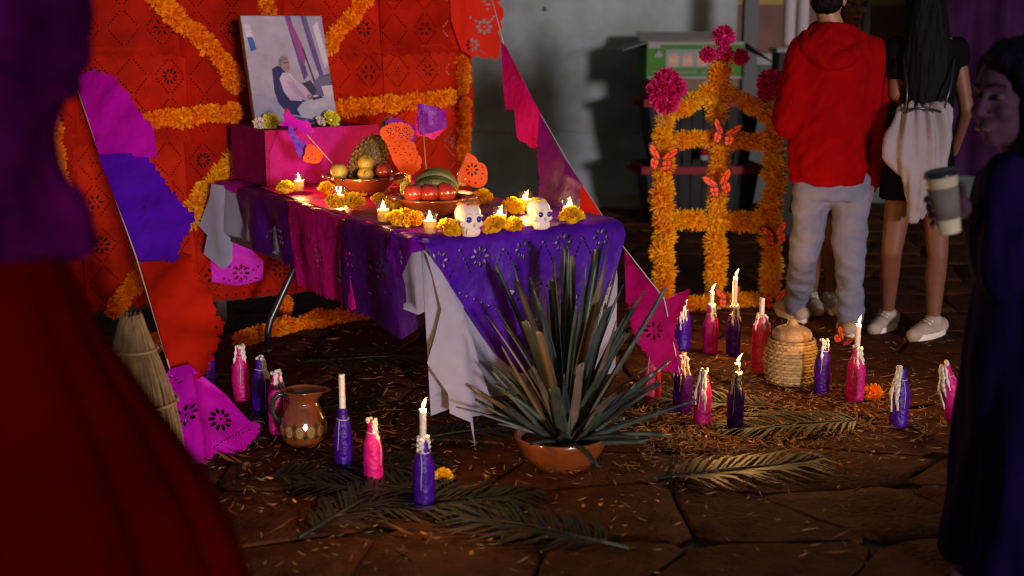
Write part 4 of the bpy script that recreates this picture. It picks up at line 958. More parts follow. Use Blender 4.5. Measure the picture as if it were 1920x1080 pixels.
scatter('dry_leaves', mat('dry_leaf', (.12, .040, .010), .8, .1, col2=(.26, .10, .022), vscale=20), 620, [(1290, 770, 80, 45, 3), (1430, 770, 120, 45, 4), (1640, 770, 140, 40, 2), (560, 790, 150, 90, 1.5), (760, 730, 120, 60, 1), (900, 900, 350, 80, 1.5)], .085, .0065, 'stuff', 14)
FM1 = mk('loose_marigold', FM_O[0], None, G(1637, 748, .02)+Vector((0, 0, .02))); FM1.scale = (.75,)*3; tag(FM1, 'single orange marigold lying on the ground between the pink and waxed bottles', 'marigold')
FM1 = mk('loose_marigold', FM_H[1], None, G(831, 902, .02)+Vector((0, 0, .015))); FM1.scale = (.6,)*3; tag(FM1, 'single yellow marigold on the ground right of the lit front candle', 'marigold')
# ================================================================== basket with bread
bk = G(1481, 716, .012); ba = thing('woven_basket', 'round woven straw basket on the ground between the bottles', 'basket', bk)
WOV = [mat('woven_straw', (.34, .20, .07), .75, var=.3, vscale=40, bump=.6, bscale=120), mat('woven_straw_pale', (.42, .27, .11), .75, var=.3, vscale=40, bump=.6, bscale=120)]
for i in range(15):
    z = .006+i*.0125; r = .090+.016*math.sin(math.pi*min(1, i/13))+.002*(i % 2); mb = MB()
    mb.tube([((r+.0022*math.sin(w*22+i*3.14))*math.cos(w), (r+.0022*math.sin(w*22+i*3.14))*math.sin(w), z) for w in [2*math.pi*j/88 for j in range(89)]], .0070, 6, cap=False).build('coil', WOV[i % 2], ba)
MB().lathe([(.0005, .002), (.088, .002), (.092, .01), (.098, .10), (.098, .17)], 32).build('lining', WOV[0], ba)
mb = MB(); mb.ell(bk+Vector((0, 0, .20)), (.085, .085, .045)); [mb.cap(bk+Vector((.07*math.cos(a), .07*math.sin(a), .20)), bk+Vector((0, 0, .245)), .014, .016) for a in (0.3, 1.87, 3.44, 5.0)]; mb.ell(bk+Vector((0, 0, .25)), .022)
o = blob(mb, 'bread_loaf', mat('bread_crust', (.36, .17, .06), .6, col2=(.50, .33, .18), vscale=30, bump=.4, bscale=150), None, .005, 3); tag(o, 'sugared round bread loaf sitting in the woven basket', 'bread')
# ================================================================== straw bundle at left
sb = P(250, 640, 3.75); sb.z = 0; stb = thing('straw_bundle', 'tall bundle of dry straw tied with cords beside the red skirt', 'straw bundle', sb)
mb = MB(); rr = random.Random(2)
def bundr(z): return np.interp(z, [0, .2, .38, .50, .58, .62], [.150, .140, .112, .072, .040, .030])
for k in range(420):
    w = rr.uniform(0, 6.3); rd = math.sqrt(rr.uniform(.5, 1)); pts = []
    for z in np.linspace(0, .60+rr.uniform(-.05, .03), 7):
        pts.append((bundr(z)*rd*math.cos(w+.1*z), bundr(z)*rd*math.sin(w+.1*z), z))
    mb.tube(pts, .0016, 4, cap=False)
o = mb.build('straws', [mat('broom_straw', (.34, .20, .075), .6, var=.35, vscale=30)], stb); o['kind'] = 'stuff'
for z in (.52, .36):
    r = bundr(z)+.004; MB().tube([(r*math.cos(w), r*math.sin(w), z) for w in [2*math.pi*j/24 for j in range(25)]], .005, 6).build('cord', STICK, stb)
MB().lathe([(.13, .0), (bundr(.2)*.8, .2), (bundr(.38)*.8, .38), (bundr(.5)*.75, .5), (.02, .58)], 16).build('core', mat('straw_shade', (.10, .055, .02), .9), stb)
# ================================================================== marigold arch
def AR(px, py): return P(px, py, 6.56+(px-1243)/217*.2)
ar = thing('marigold_arch', 'tomb-shaped wooden frame wrapped in amber marigolds with pink paper blossoms on top', 'marigold frame', G(1345, 584))
WOODP = mat('raw_timber', (.30, .17, .09), .8, var=.25, vscale=20, stretch=(1, 1, .2))
def arch_bar(l, r=.048, step=.60, jit=.28):
    pts = [AR(*p) for p in l]; g = MB().tube(pts, .018, 6).build('garland', WOODP, ar, world=True)
    for p in along(pts, r*step): bloom(fr_.choice(FM_A), g, p+Vector((fr_.uniform(-1, 1), fr_.uniform(-1, 1), fr_.uniform(-1, 1)))*r*jit, r*.98, fr_)
arch_bar([(1243, 232), (1242, 330), (1243, 420), (1243, 500), (1245, 588)])
arch_bar([(1450, 232), (1451, 320), (1447, 400), (1444, 480), (1444, 572)])
arch_bar([(1351, 122), (1346, 180), (1345, 225)], .046); arch_bar([(1352, 270), (1346, 340), (1343, 420), (1342, 500), (1342, 578)], .046)
arch_bar([(1262, 266), (1300, 263), (1345, 262)], .038); arch_bar([(1355, 262), (1400, 264), (1440, 266)], .038)
arch_bar([(1258, 413), (1300, 413), (1338, 415)], .046); arch_bar([(1352, 414), (1395, 412), (1436, 412)], .046)
arch_bar([(1336, 168), (1290, 196), (1240, 226)], .036); arch_bar([(1364, 168), (1408, 196), (1454, 226)], .036)
arch_bar([(1256, 572), (1300, 570), (1340, 568)], .046); arch_bar([(1350, 568), (1395, 568), (1438, 570)], .046)
for a, b in (((1243, 238), (1243, 186)), ((1449, 236), (1448, 165))):
    p, q = AR(*a), AR(*b); MB().box((p+q)/2, (.055, .045, (q-p).length), None).build('peg', WOODP, ar, world=True, smooth=False)
def pom(px, py, r, k=0): bloom(FM_P[k % 2], ar, AR(px, py)+Vector((0, -.03, 0)), r*.9, fr_, 'paper_blossom')
for i, (x, y, r) in enumerate([(1355, 68, .060), (1326, 102, .050), (1357, 100, .050), (1387, 107, .046), (1236, 168, .072), (1262, 165, .072), (1248, 155, .075), (1246, 186, .070), (1443, 152, .062), (1436, 172, .058), (1454, 168, .055)]): pom(x, y, r, i)

# ================================================================== paper butterflies
WINGM = mat('orange_red_wing', (.85, .07, .012), .5, .4, var=.12, vscale=40); BLKP = mat('black_wing_edge', (.012, .008, .008), .6)
UPW = [(0, .004), (.012, .020), (.030, .042), (.050, .056), (.062, .058), (.066, .050), (.060, .034), (.046, .016), (.028, .004), (.006, -.004)]
LOW = [(.004, -.004), (.026, .002), (.042, .006), (.046, -.010), (.040, -.028), (.028, -.040), (.016, -.038), (.006, -.022)]
def butterfly(p, roll, s, label, face=None, group='paper butterflies'):
    o = thing('paper_butterfly', label, 'butterfly', p, group=group)
    M = Matrix.Rotation(roll, 3, 'Y') if face is None else face
    def W(x, y, z, sg):     # wings lifted a little like a V
        return M @ Vector((sg*x*math.cos(.45)*s, -abs(x)*math.sin(.45)*s-z, y*s))
    for sg in (-1, 1):
        mb = MB()
        for pl_ in (UPW, LOW):
            mb.add([W(x, y, 0, sg) for x, y in pl_], [tuple(range(len(pl_)))]); mb.add([W(x, y, -.0015, sg) for x, y in pl_], [tuple(range(len(pl_)))])
        w = mb.build('wing', BLKP, o, smooth=False); mb = MB()
        def cell(pl_): 
            cx = sum(q[0] for q in pl_)/len(pl_); cy = sum(q[1] for q in pl_)/len(pl_); mb.add([W(cx+(x-cx)*.97, cy+(y-cy)*.97, .0012, sg) for x, y in pl_], [tuple(range(len(pl_)))])
        cell([(.004, .002), (.012, .018), (.026, .034), (.034, .030), (.022, .010)]); cell([(.028, .038), (.044, .050), (.056, .053), (.058, .047), (.036, .032)]); cell([(.026, .011), (.037, .029), (.057, .045), (.056, .034), (.042, .017)]); cell([(.008, -.001), (.024, .008), (.040, .014), (.028, .005)])
        cell([(.007, -.006), (.024, .000), (.026, -.016), (.010, -.020)]); cell([(.027, .001), (.040, .004), (.043, -.010), (.029, -.014)]); cell([(.011, -.023), (.026, -.019), (.026, -.035), (.017, -.035)]); cell([(.029, -.017), (.042, -.013), (.037, -.026), (.029, -.034)])
        mb.build('wing_cell', WINGM, w, smooth=False)
    MB().tube([M @ Vector((0, -.004, z*s)) for z in (-.022, -.008, .008, .016)], [.0015, .0035, .004, .002], 7).build('body', BLKP, o)
    mb = MB()
    for sg in (-1, 1): mb.tube([M @ Vector((0, -.004, .015*s)), M @ Vector((sg*.006*s, -.008, .028*s)), M @ Vector((sg*.013*s, -.012, .036*s))], .0008, 4)
    mb.build('antennae', BLKP, o)
def fwd(p, d=.10): return p+(CAM-p).normalized()*d
for (x, y, r_, s_, lab) in [(1357, 253, .25, 1.10, 'orange butterfly at the crossing of upper bar and middle post of the arch'), (1239, 300, .15, 1.12, 'orange butterfly on the left post of the marigold arch'), (1348, 348, -.30, 1.15, 'orange butterfly halfway down the middle post of the arch'),
                           (1453, 442, -.25, 1.05, 'red butterfly on the right post beside the pale jeans'), (1364, 560, -.1, 1.0, 'butterfly at the foot of the middle post behind the candles'), (1452, 566, -.2, 1.0, 'butterfly at the foot of the right post of the arch')]:
    butterfly(fwd(AR(x, y)), r_, s_*1.18, lab)
gp = G(1582, 640, .03); butterfly(gp, 0, 1.1, 'red butterfly lying flat on the ground in front of the white shoes', Matrix.Rotation(R(-65), 3, 'X') @ Matrix.Rotation(.7, 3, 'Y'))

# ================================================================== storage tubs and cartons by the wall
TUBK = mat('black_tub', (.010, .009, .010), .6, .12, var=.2, vscale=6); TUBR = mat('dark_red_rim', (.16, .006, .010), .6, .12)
def tub(px, py, z, w, d, h, label, Yc=9.75):
    p = P(px, py, Yc); o = thing('storage_tub', label, 'storage tub', (p.x, Yc, z), .06, 'black storage tubs stacked by the wall')
    mb = MB(); lo, hi = .80, 1.0; V = []
    for (f, zz) in ((lo, 0), (lo+.1, h*.45), (hi-.03, h*.96)):
        V += [(-w/2*f, -d/2*f, zz), (w/2*f, -d/2*f, zz), (w/2*f, d/2*f, zz), (-w/2*f, d/2*f, zz)]
    F = [(0, 3, 2, 1)]+[(i*4+j, i*4+(j+1) % 4, i*4+4+(j+1) % 4, i*4+4+j) for i in range(2) for j in range(4)]
    mb.add(V, F).build('body', TUBK, o, smooth=False)
    for k in range(7):
        x = w*(-.33+.11*k); MB().tube([(x*lo, -d/2*lo-.004, .01), (x*.97, -d/2*.97-.002, h*.93)], .010, 5).build('rib', TUBK, o)
    rm = MB()
    for (c, dd) in (((0, -d/2, h-.02), (w+.05, .03, .055)), ((0, d/2, h-.02), (w+.05, .03, .055)), ((-w/2-.01, 0, h-.02), (.03, d-.03, .055)), ((w/2+.01, 0, h-.02), (.03, d-.03, .055))): rm.box(c, dd)
    rm.build('rim', TUBR, o, smooth=False); MB().box((0, 0, h-.012), (w-.02, d-.03, .012)).build('lid', TUBK, o, smooth=False)
    for s in (-1, 1): MB().box((s*(w/2+.045), 0, h-.03), (.07, d*.3, .03)).build('handle', TUBR, o, smooth=False)
zt = P(1300, 312, 9.75).z; tub(1303, 400, .0, .86, .52, zt+.02, 'lower black storage tub with dark red rim behind the marigold arch')
zt2 = P(1300, 186, 9.75).z; tub(1306, 300, zt+.026, .84, .5, zt2-zt-.02, 'upper black storage tub carrying the cartons')
z3 = zt2+.008
CARD = mat('brown_card', (.13, .085, .05), .85, var=.15, vscale=10); CARDG = mat('printed_green_card', (.030, .125, .006), .6, .15, var=.1, vscale=5); CARDW = mat('white_card_edge', (.24, .21, .22), .8, .1); CARDI = mat('grey_card', (.16, .15, .14), .8, var=.15, vscale=6)
pc_ = P(1300, 185, 9.7); ct = thing('brown_carton', 'plain brown carton squeezed under the green printed carton', 'carton', (pc_.x+.02, 9.75, z3), .06)
hc = P(1300, 146, 9.7).z-z3; MB().box((0, 0, hc/2), (.56, .38, hc)).build('body', CARD, ct, smooth=False)
MB().box((.06, -.192, hc*.5), (.07, .004, hc*.8)).build('label', CARDW, ct, smooth=False)
pg_ = P(1292, 146, 9.7); gb = thing('green_carton', 'open green carton printed with four red jars, flaps folded outwards', 'carton', (pg_.x, 9.72, z3+hc+.002), .10)
gw_, gd, gh = .70, .40, .262
MB().box((0, -gd/2, gh/2), (gw_, .008, gh)).build('front_panel', CARDG, gb, smooth=False); MB().box((0, gd/2, gh/2), (gw_, .008, gh)).build('back_panel', CARD, gb, smooth=False)
for s in (-1, 1): MB().box((s*(gw_/2+.004), 0, gh/2), (.008, gd+.008, gh)).build('side_panel', CARDG, gb, smooth=False)
MB().box((0, 0, .006), (gw_-.01, gd-.01, .008)).build('bottom', CARD, gb, smooth=False)
MB().box((0, -.03, gh-.03), (gw_-.05, gd-.1, .05)).build('contents', mat('dark_contents', (.03, .015, .035), .6, var=.5, vscale=9), gb, smooth=False)
for z in (.007, gh-.012): MB().box((0, -gd/2-.006, z), (gw_, .003, .018)).build('printed_border', CARDW, gb, smooth=False)
MB().box((-gw_/2+.045, -gd/2-.0062, gh-.028), (.085, .003, .035)).build('printed_border', CARDW, gb, smooth=False)
JARR = mat('print_red_jar', (.30, .05, .02), .5, var=.3, vscale=40); DKG = mat('print_dark_green', (.010, .045, .006), .5)
MB().box((.02, -gd/2-.0055, .142), (.48, .002, .128)).build('printed_panel', DKG, gb, smooth=False)
for k in range(4):
    x = -.165+.105*k; mb = MB(); mb.add([(x-.034, -gd/2-.0072, .09), (x+.034, -gd/2-.0072, .09), (x+.037, -gd/2-.0072, .105), (x+.037, -gd/2-.0072, .155), (x+.03, -gd/2-.0072, .168), (x-.03, -gd/2-.0072, .168), (x-.037, -gd/2-.0072, .155), (x-.037, -gd/2-.0072, .105)], [tuple(range(8))])
    j = mb.build('printed_jar', JARR, gb, smooth=False); MB().box((x, -gd/2-.008, .183), (.058, .001, .022)).build('printed_jar_cap', CARDW, j, smooth=False); MB().box((x, -gd/2-.0082, .128), (.066, .001, .022)).build('printed_jar_label', mat('print_cream', (.30, .22, .12), .6), j, smooth=False)
mb = MB(); mb.ell((-.27, -gd/2-.0065, .165), (.036, .001, .014), nu=10, nv=6); mb.ell((-.27, -gd/2-.0065, .185), (.02, .001, .012), nu=8, nv=6); mb.build('printed_emblem', CARDW, gb)
for (x, w) in ((-.27, .09), (-.06, .14), (.10, .1)):
    mb = MB(); [mb.box((x-w/2+w*(i+.5)/7, -gd/2-.0062, .045), (w/7*.62, .001, .022)) for i in range(7)]; mb.build('printed_lettering', DKG, gb, smooth=False)
mb = MB(); [mb.box((.15+.02*i, -gd/2-.0086, .06), (.013, .001, .026)) for i in range(7)]; mb.build('printed_lettering', CARDW, gb, smooth=False)
Ry = Matrix.Rotation
MB().box((-gw_/2-.09, -.02, gh-.032), (.20, gd*.9, .006), Ry(R(-17), 3, 'Y')).build('flap', CARDI, gb, smooth=False)
mb = MB(); mb.add([(gw_/2+.004, -gd/2, gh), (gw_/2+.004, gd/2, gh), (gw_/2+.29, gd/2-.02, gh-.13), (gw_/2+.24, -gd/2-.02, gh-.16)], [(0, 1, 2, 3)]); mb.add([(q[0], q[1], q[2]-.005) for q in mb.v[:4]], [(3, 2, 1, 0)]); mb.build('flap', CARDI, gb, smooth=False)
MB().box((0, gd/2+.06, gh+.035), (gw_*.96, .16, .006), Ry(R(22), 3, 'X')).build('flap', CARDI, gb, smooth=False)
# small can and bottle beside the tubs
cn = thing('small_can', 'small red and white can standing on the lower tub rim', 'can', P(1320, 300, 9.42)); MB().lathe([(.03, 0), (.033, .003), (.033, .09), (.029, .097), (.0005, .097)], 18).build('body', CARDW, cn); MB().lathe([(.0335, .035), (.0335, .088)], 18).build('band', TUBR, cn)
b_ = G(1318, 406); sbt = thing('plastic_bottle', 'little white and red plastic bottle on the ground behind the arch', 'bottle', b_)
MB().lathe([(.035, 0), (.04, .005), (.04, .10), (.036, .13), (.02, .155), (.016, .165)], 18).build('body', CARDW, sbt); MB().lathe([(.018, .165), (.018, .19), (.0005, .19)], 14).build('cap', CARDW, sbt); MB().lathe([(.0408, .01), (.0408, .09)], 18).build('label', TUBR, sbt)
# stacked plastic cups on the ledge
CUP = mat('white_plastic_cup', (.50, .44, .46), .35, .5, trans=.2)
for i, (x, n, lab) in enumerate([(1478, 26, 'shorter stack of white plastic cups by the painted wall'), (1503, 30, 'taller stack of white plastic cups touching the hooded person\'s head')]):
    p = P(x, 86, 9.2); o = thing('cup_stack', lab, 'cup stack', p, group='stacks of white plastic cups')
    for k in range(n):
        MB().lathe([(.036, .0), (.046, .028), (.047, .030), (.044, .030)], 16, c=(0, 0, k*.0185)).build('cup', CUP, o)
p = P(1490, 88, 9.2); sh = thing('side_shelf', 'dark narrow stand under the stacks of plastic cups', 'stand', (p.x, 9.2, 0))
MB().box((0, 0, p.z-.02), (.30, .3, .03)).build('shelf_top', CARDI, sh, smooth=False); MB().box((0, 0, (p.z-.035)/2), (.26, .26, p.z-.037)).build('body', TUBK, sh, smooth=False)

# ================================================================== people
SKIN = mat('skin_warm', (.32, .15, .085), .5, .4, sss=.15, var=.08, vscale=20); SKIN2 = mat('skin_brown', (.155, .058, .032), .55, .3, var=.08, vscale=20)
HAIRB = mat('black_hair', (.0035, .0025, .003), .6, .06, bump=.5, bscale=140, stretch=(1, 1, .06)); HAIRD = mat('dark_brown_hair', (.015, .008, .006), .6, .08, bump=.5, bscale=140, stretch=(1, 1, .06))
EYEW = mat('eye_white', (.07, .055, .055), .6, .1); IRIS = mat('iris', (.012, .008, .007), .5, .1)
def V3(*a): return Vector(a)
def head_shapes(mb, c, yaw, s=1.0, tilt=0, neck=None):
    """c: middle of the head; yaw turns the face, 0 looks toward -Y"""
    M = Matrix.Rotation(yaw, 3, 'Z') @ Matrix.Rotation(tilt, 3, 'X')
    q = lambda x, y, z: c+M @ (Vector((x, y, z))*s)
    mb.ell(q(0, .012, .025), (.073*s, .092*s, .090*s), M); mb.ell(q(0, -.018, -.045), (.058*s, .066*s, .070*s), M); mb.ell(q(0, -.055, -.095), (.026*s, .024*s, .020*s), M)
    mb.cap(q(0, -.086, .010), q(0, -.106, -.028), .008*s, .0125*s); mb.ell(q(0, -.088, -.062), (.024*s, .012*s, .007*s), M); mb.ell(q(0, -.086, -.072), (.020*s, .012*s, .007*s), M)
    for x in (-1, 1):
        mb.ell(q(x*.074, .012, -.008), (.010*s, .020*s, .030*s), M); mb.ell(q(x*.034, -.062, -.030), (.024*s, .022*s, .020*s), M); mb.cap(q(x*.012, -.083, .028), q(x*.048, -.068, .026), .008*s, .007*s); mb.ell(q(x*.012, -.096, -.034), (.009*s, .010*s, .008*s), M)
    if neck is not None: mb.cap(q(0, .02, -.06), neck, .052*s, .056*s)
    return q, M
def head_parts(par, q, M, s=1.0, hair=HAIRB):
    for x in (-1, 1):
        e = MB(); e.ell(q(x*.031, -.0765, .006), (.0135*s, .010*s, .0070*s), M, 12, 8); eo = e.build('eye', EYEW, par, world=True)
        MB().ell(q(x*.031, -.0845, .006), (.0060*s, .004*s, .0064*s), M, 10, 6).build('iris', IRIS, eo, world=True)
        MB().tube([q(x*.014, -.0895, .031), q(x*.032, -.088, .036), q(x*.050, -.073, .030)], [.003*s, .0035*s, .002*s], 6).build('eyebrow', hair, par, world=True)
    MB().tube([q(-.020, -.0955, -.067), q(0, -.102, -.066), q(.020, -.0955, -.067)], [.0015*s, .002*s, .0015*s], 6).build('mouth', mat('lip_line', (.12, .03, .03), .5), par, world=True)
def hand_shapes(mb, w, d, n, side, curl=.5, s=1.0):
    """w wrist, d towards the fingers, n palm normal, side +1/-1 puts the thumb"""
    d = d.normalized(); n = (n-d*n.dot(d)).normalized(); a = d.cross(n)*side
    mb.cap(w, w+d*.035*s, .021*s, .024*s)
    for i, (off, ln) in enumerate(((-.027, .062), (-.009, .072), (.009, .078), (.026, .070))):
        b = w+d*.085*s+a*off*s; mb.cap(w+d*.02*s+a*off*.7*s, b, .0135*s, .0105*s, 8); p = b; dd = d.copy(); c = curl*(1.0+.12*(1.5-i))
        for k, f in enumerate((.42, .33, .25)):
            dd = (dd*math.cos(c)+n*math.sin(c)).normalized(); nn = (n-dd*n.dot(dd)); 
            q = p+dd*ln*f*s; mb.cap(p, q, (.0098-.0012*k)*s, (.0088-.0012*k)*s, 8); p = q; n_ = n; 
            n = (n_-dd*n_.dot(dd)).normalized() if (n_-dd*n_.dot(dd)).length > .05 else n_
        n = (w-w+Vector(n)) if False else n
        n = n0 if (n0 := getattr(hand_shapes, 'n0', None)) is not None else n
    t0 = w+d*.025*s+a*.025*s; td = (a*.7+d*.6+n*.35).normalized(); mb.cap(t0, t0+td*.038*s, .0135*s, .0115*s, 8); td2 = (td*.6+d*.7+n*.3).normalized(); mb.cap(t0+td*.038*s, t0+td*.038*s+td2*.032*s, .0110*s, .0090*s, 8)
def hand(mb, w, d, n, side, curl=.5, s=1.0):
    d = Vector(d).normalized(); n = Vector(n); hand_shapes.n0 = (n-d*n.dot(d)).normalized(); hand_shapes(mb, Vector(w), d, hand_shapes.n0.copy(), side, curl, s)
def folds(amp, sx, sz, seed, diag=.0):
    def f(p, n):
        v = mnoise.noise(Vector((p.x*sx+seed+diag*p.z*sx, p.y*sx, p.z*sz+seed)))
        v2 = mnoise.noise(Vector((p.x*sx*2.3-seed-diag*p.z*sx, p.y*sx*2.3, p.z*sz*2.1)))
        return amp*(v+.5*v2)
    return f
def body(par, J, m, yaw, s=1.0, hands=None, head=None, voxel=.0075, sm=3):
    mb = MB(); M = Matrix.Rotation(yaw, 3, 'Z'); pelvis = (J['hipL']+J['hipR'])/2; neck = J['neck']; ch = (J['shL']+J['shR'])/2
    mb.ell(pelvis+V3(0, 0, .02), (.150*s, .105*s, .11*s), M); mb.ell((pelvis*.55+ch*.45), (.118*s, .088*s, .15*s), M); mb.ell(ch+V3(0, 0, -.11*s), (.148*s, .098*s, .17*s), M)
    for k in 'LR':
        mb.cap(ch+(J['sh'+k]-ch)*.3+V3(0, 0, .03), J['sh'+k], .055*s, .050*s); mb.cap(J['sh'+k], J['el'+k], .046*s, .036*s); mb.cap(J['el'+k], J['wr'+k], .036*s, .024*s)
        mb.cap(J['hip'+k], J['kn'+k], .078*s, .052*s); mb.cap(J['kn'+k], J['kn'+k]*.62+J['an'+k]*.38+V3(0, .012, 0), .050*s, .052*s); mb.cap(J['kn'+k]*.62+J['an'+k]*.38+V3(0, .012, 0), J['an'+k], .050*s, .033*s)
        t = J['toe'+k]; mb.cap(J['an'+k]+V3(0, 0, -.03), t, .032*s, .024*s)
    mb.cap(ch+V3(0, 0, .0), neck, .062*s, .052*s)
    q, Mh = head_shapes(mb, J['head'], head[0], s*head[2] if len(head) > 2 else s, head[1], neck)
    for (w, d, n, sd_, cu) in (hands or []): hand(mb, w, d, n, sd_, cu, s)
    o = blob(mb, 'body', m, par, voxel, sm); return q, Mh
SHOEW = mat('white_sneaker', (.30, .23, .19), .75, .15, var=.12, vscale=20, bump=.2, bscale=80); SOLE = mat('sneaker_sole', (.60, .52, .46), .6, .2)
def shoe(par, an, toe, m=SHOEW):
    d = (toe-an); d.z = 0; L_ = .275; d.normalize(); a = Vector((-d.y, d.x, 0)); heel = Vector((an.x, an.y, 0))-d*.065; zf = .018
    mb = MB(); mb.cap(heel+V3(0, 0, .05), heel+d*.17+V3(0, 0, .045), .042, .042); mb.cap(heel+d*.17+V3(0, 0, .043), heel+d*.24+V3(0, 0, .036), .043, .034); mb.cap(Vector((an.x, an.y, .05)), Vector((an.x, an.y, .082)), .044, .042); mb.cap(Vector((an.x, an.y, .078)), heel+d*.16+V3(0, 0, .052), .038, .030)
    sh_ = blob(mb, 'shoe', m, par, .007, 4)
    mb = MB(); V = []; ring = []
    for i in range(20):
        w = 2*math.pi*i/20; u = .1125+.145*math.cos(w); v = .046*math.sin(w)*(1+.1*math.cos(w)); ring.append(heel+d*(u-.005)+a*v*1.12)
    V = [p+V3(0, 0, zf-.018+.002) for p in ring]+[p+V3(0, 0, zf+.022) for p in ring]
    mb.add(V, [tuple(range(19, -1, -1)), tuple(range(20, 40))]+[(i, (i+1) % 20, 20+(i+1) % 20, 20+i) for i in range(20)]).build('sole', SOLE, sh_, world=True, angle=40)
    mb = MB()
    for k in range(4):
        c = heel+d*(.115+.022*k)+V3(0, 0, .098-.008*k); mb.tube([c-a*.028+V3(0, 0, -.012), c, c+a*.028+V3(0, 0, -.012)], .0035, 5)
    mb.build('laces', SOLE, sh_, world=True)

# ---- person in the red hooded top, seen from behind
HOOD = mat('red_fleece', (.235, .0012, .0025), .95, .03, var=.12, vscale=14, bump=.2, bscale=300); JEAN = mat('pale_denim', (.125, .130, .20), .9, .08, col2=(.20, .19, .25), vscale=9, bump=.25, bscale=350)
Ym = 6.08; m0 = G(1552, 622); man = thing('person', 'person seen from behind in a red hooded top and pale loose jeans', 'person', (m0.x, Ym, 0))
fL, fR = G(1492, 602), G(1592, 630)
J = dict(hipL=P(1528, 352, Ym), hipR=P(1592, 352, Ym), knL=P(1508, 478, Ym+.03), knR=P(1592, 485, Ym-.03), anL=fL+V3(0, 0, .09), anR=fR+V3(0, 0, .09), toeL=fL+V3(-.05, .17, .03), toeR=fR+V3(.02, .17, .03),
         shL=P(1506, 92, Ym), shR=P(1634, 92, Ym), elL=P(1474, 222, Ym-.02), elR=P(1646, 215, Ym), wrL=P(1515, 268, Ym+.20), wrR=P(1637, 338, Ym+.02), neck=P(1560, 52, Ym), head=P(1553, -2, Ym+.015))
q, Mh = body(man, J, SKIN, 0, 1.0, [(J['wrR'], (-.05, .05, -1), (-1, .2, 0), 1, .35), (J['wrL'], (.9, .3, .1), (0, 0, 1), -1, .6)], (R(160), .12, 1.0))
mb = MB()
def sec(px, py, rx, ry, dy=0): c = P(px, py, Ym+dy); return (c, rx, ry, 0)
mb.loft([sec(1560, 58, .085, .075), sec(1565, 72, .135, .095), sec(1567, 92, .178, .115), sec(1564, 130, .192, .132), sec(1558, 200, .180, .14), sec(1554, 270, .183, .145), sec(1552, 312, .186, .148), sec(1550, 322, .180, .140), sec(1550, 342, .176, .136)])
for a, b, r1, r2 in ((J['shL']+V3(.01, 0, -.01), J['elL'], .078, .066), (J['elL'], J['wrL'], .066, .048), (J['shR']+V3(-.01, 0, -.01), J['elR'], .080, .066), (J['elR'], J['wrR']+V3(0, 0, .01), .066, .046)): mb.cap(a, b, r1, r2, 16)
hc_ = P(1561, 60, Ym)
for i in range(16):
    w, w2 = 2*math.pi*i/16, 2*math.pi*(i+1)/16
    f = lambda w: hc_+V3(.085*math.cos(w), .01+.078*math.sin(w), .012-.012*math.cos(2*w))
    mb.cap(f(w), f(w2), .026, .026)
rim_ = [P(1508, 66, Ym-.03), P(1514, 86, Ym-.085), P(1530, 106, Ym-.125), P(1558, 118, Ym-.145), P(1588, 110, Ym-.13), P(1606, 90, Ym-.09), P(1614, 68, Ym-.03)]
for i in range(6): mb.cap(rim_[i], rim_[i+1], .022+.012*math.sin(math.pi*i/6), .022+.012*math.sin(math.pi*(i+1)/6))
mb.ell(P(1560, 74, Ym-.075), (.105, .045, .055)); mb.ell(P(1559, 96, Ym-.105), (.080, .035, .045))
def hfold(p, n):
    z = p.z; k = 0
    k += .020*mnoise.noise(Vector((p.x*9, p.y*9, z*2.6)))+.014*mnoise.noise(Vector((p.x*15+z*7, p.y*15, z*7)))+.006*mnoise.noise(Vector((p.x*30-z*16, p.y*30, z*14)))
    zb_ = P(1550, 325, Ym).z
    k += -.004*math.exp(-((z-zb_)/.008)**2)+.0022*math.sin(math.atan2(p.y-Ym, p.x-1.47)*90)*(z < zb_ and abs(p.x-1.46) < .2)
    return k
blob(mb, 'hooded_top', HOOD, man, .0085, 3, hfold)
mb = MB(); mb.loft([sec(1550, 330, .145, .105), sec(1552, 352, .158, .115), sec(1556, 372, .160, .115)])
mb.ell(P(1556, 366, Ym), (.10, .085, .055))
for k, dx in (('L', -.006), ('R', .01)):
    h_, kn, an = J['hip'+k]+V3(dx, 0, 0), J['kn'+k], J['an'+k]+V3(0, 0, -.035); mid = (kn+an)/2
    mb.cap(h_, kn, .093, .070, 16); mb.cap(kn, mid, .070, .064, 16); mb.cap(mid, an+V3(0, 0, .03), .064, .062, 16)
def jfold(p, n):
    return .009*mnoise.noise(Vector((p.x*8, p.y*8, p.z*5+3)))+.012*mnoise.noise(Vector((p.x*11+p.z*14, p.y*11, p.z*16)))+.005*mnoise.noise(Vector((p.x*24-p.z*20, p.y*24, p.z*30)))*(1 if p.z < .35 or .55 < p.z < .75 else .5)
jo = blob(mb, 'jeans', JEAN, man, .008, 2, jfold)
shoe(man, J['anL'], J['toeL']); shoe(man, J['anR'], J['toeR'])
mb = MB(); mb.ell(q(0, .022, .045), (.086, .094, .088), Mh); mb.ell(q(0, .055, -.010), (.074, .058, .07), Mh); mb.ell(q(0, -.03, .09), (.07, .06, .04), Mh)
blob(mb, 'hair', HAIRB, man, .006, 2, folds(.008, 40, 25, 3)); head_parts(man, q, Mh)

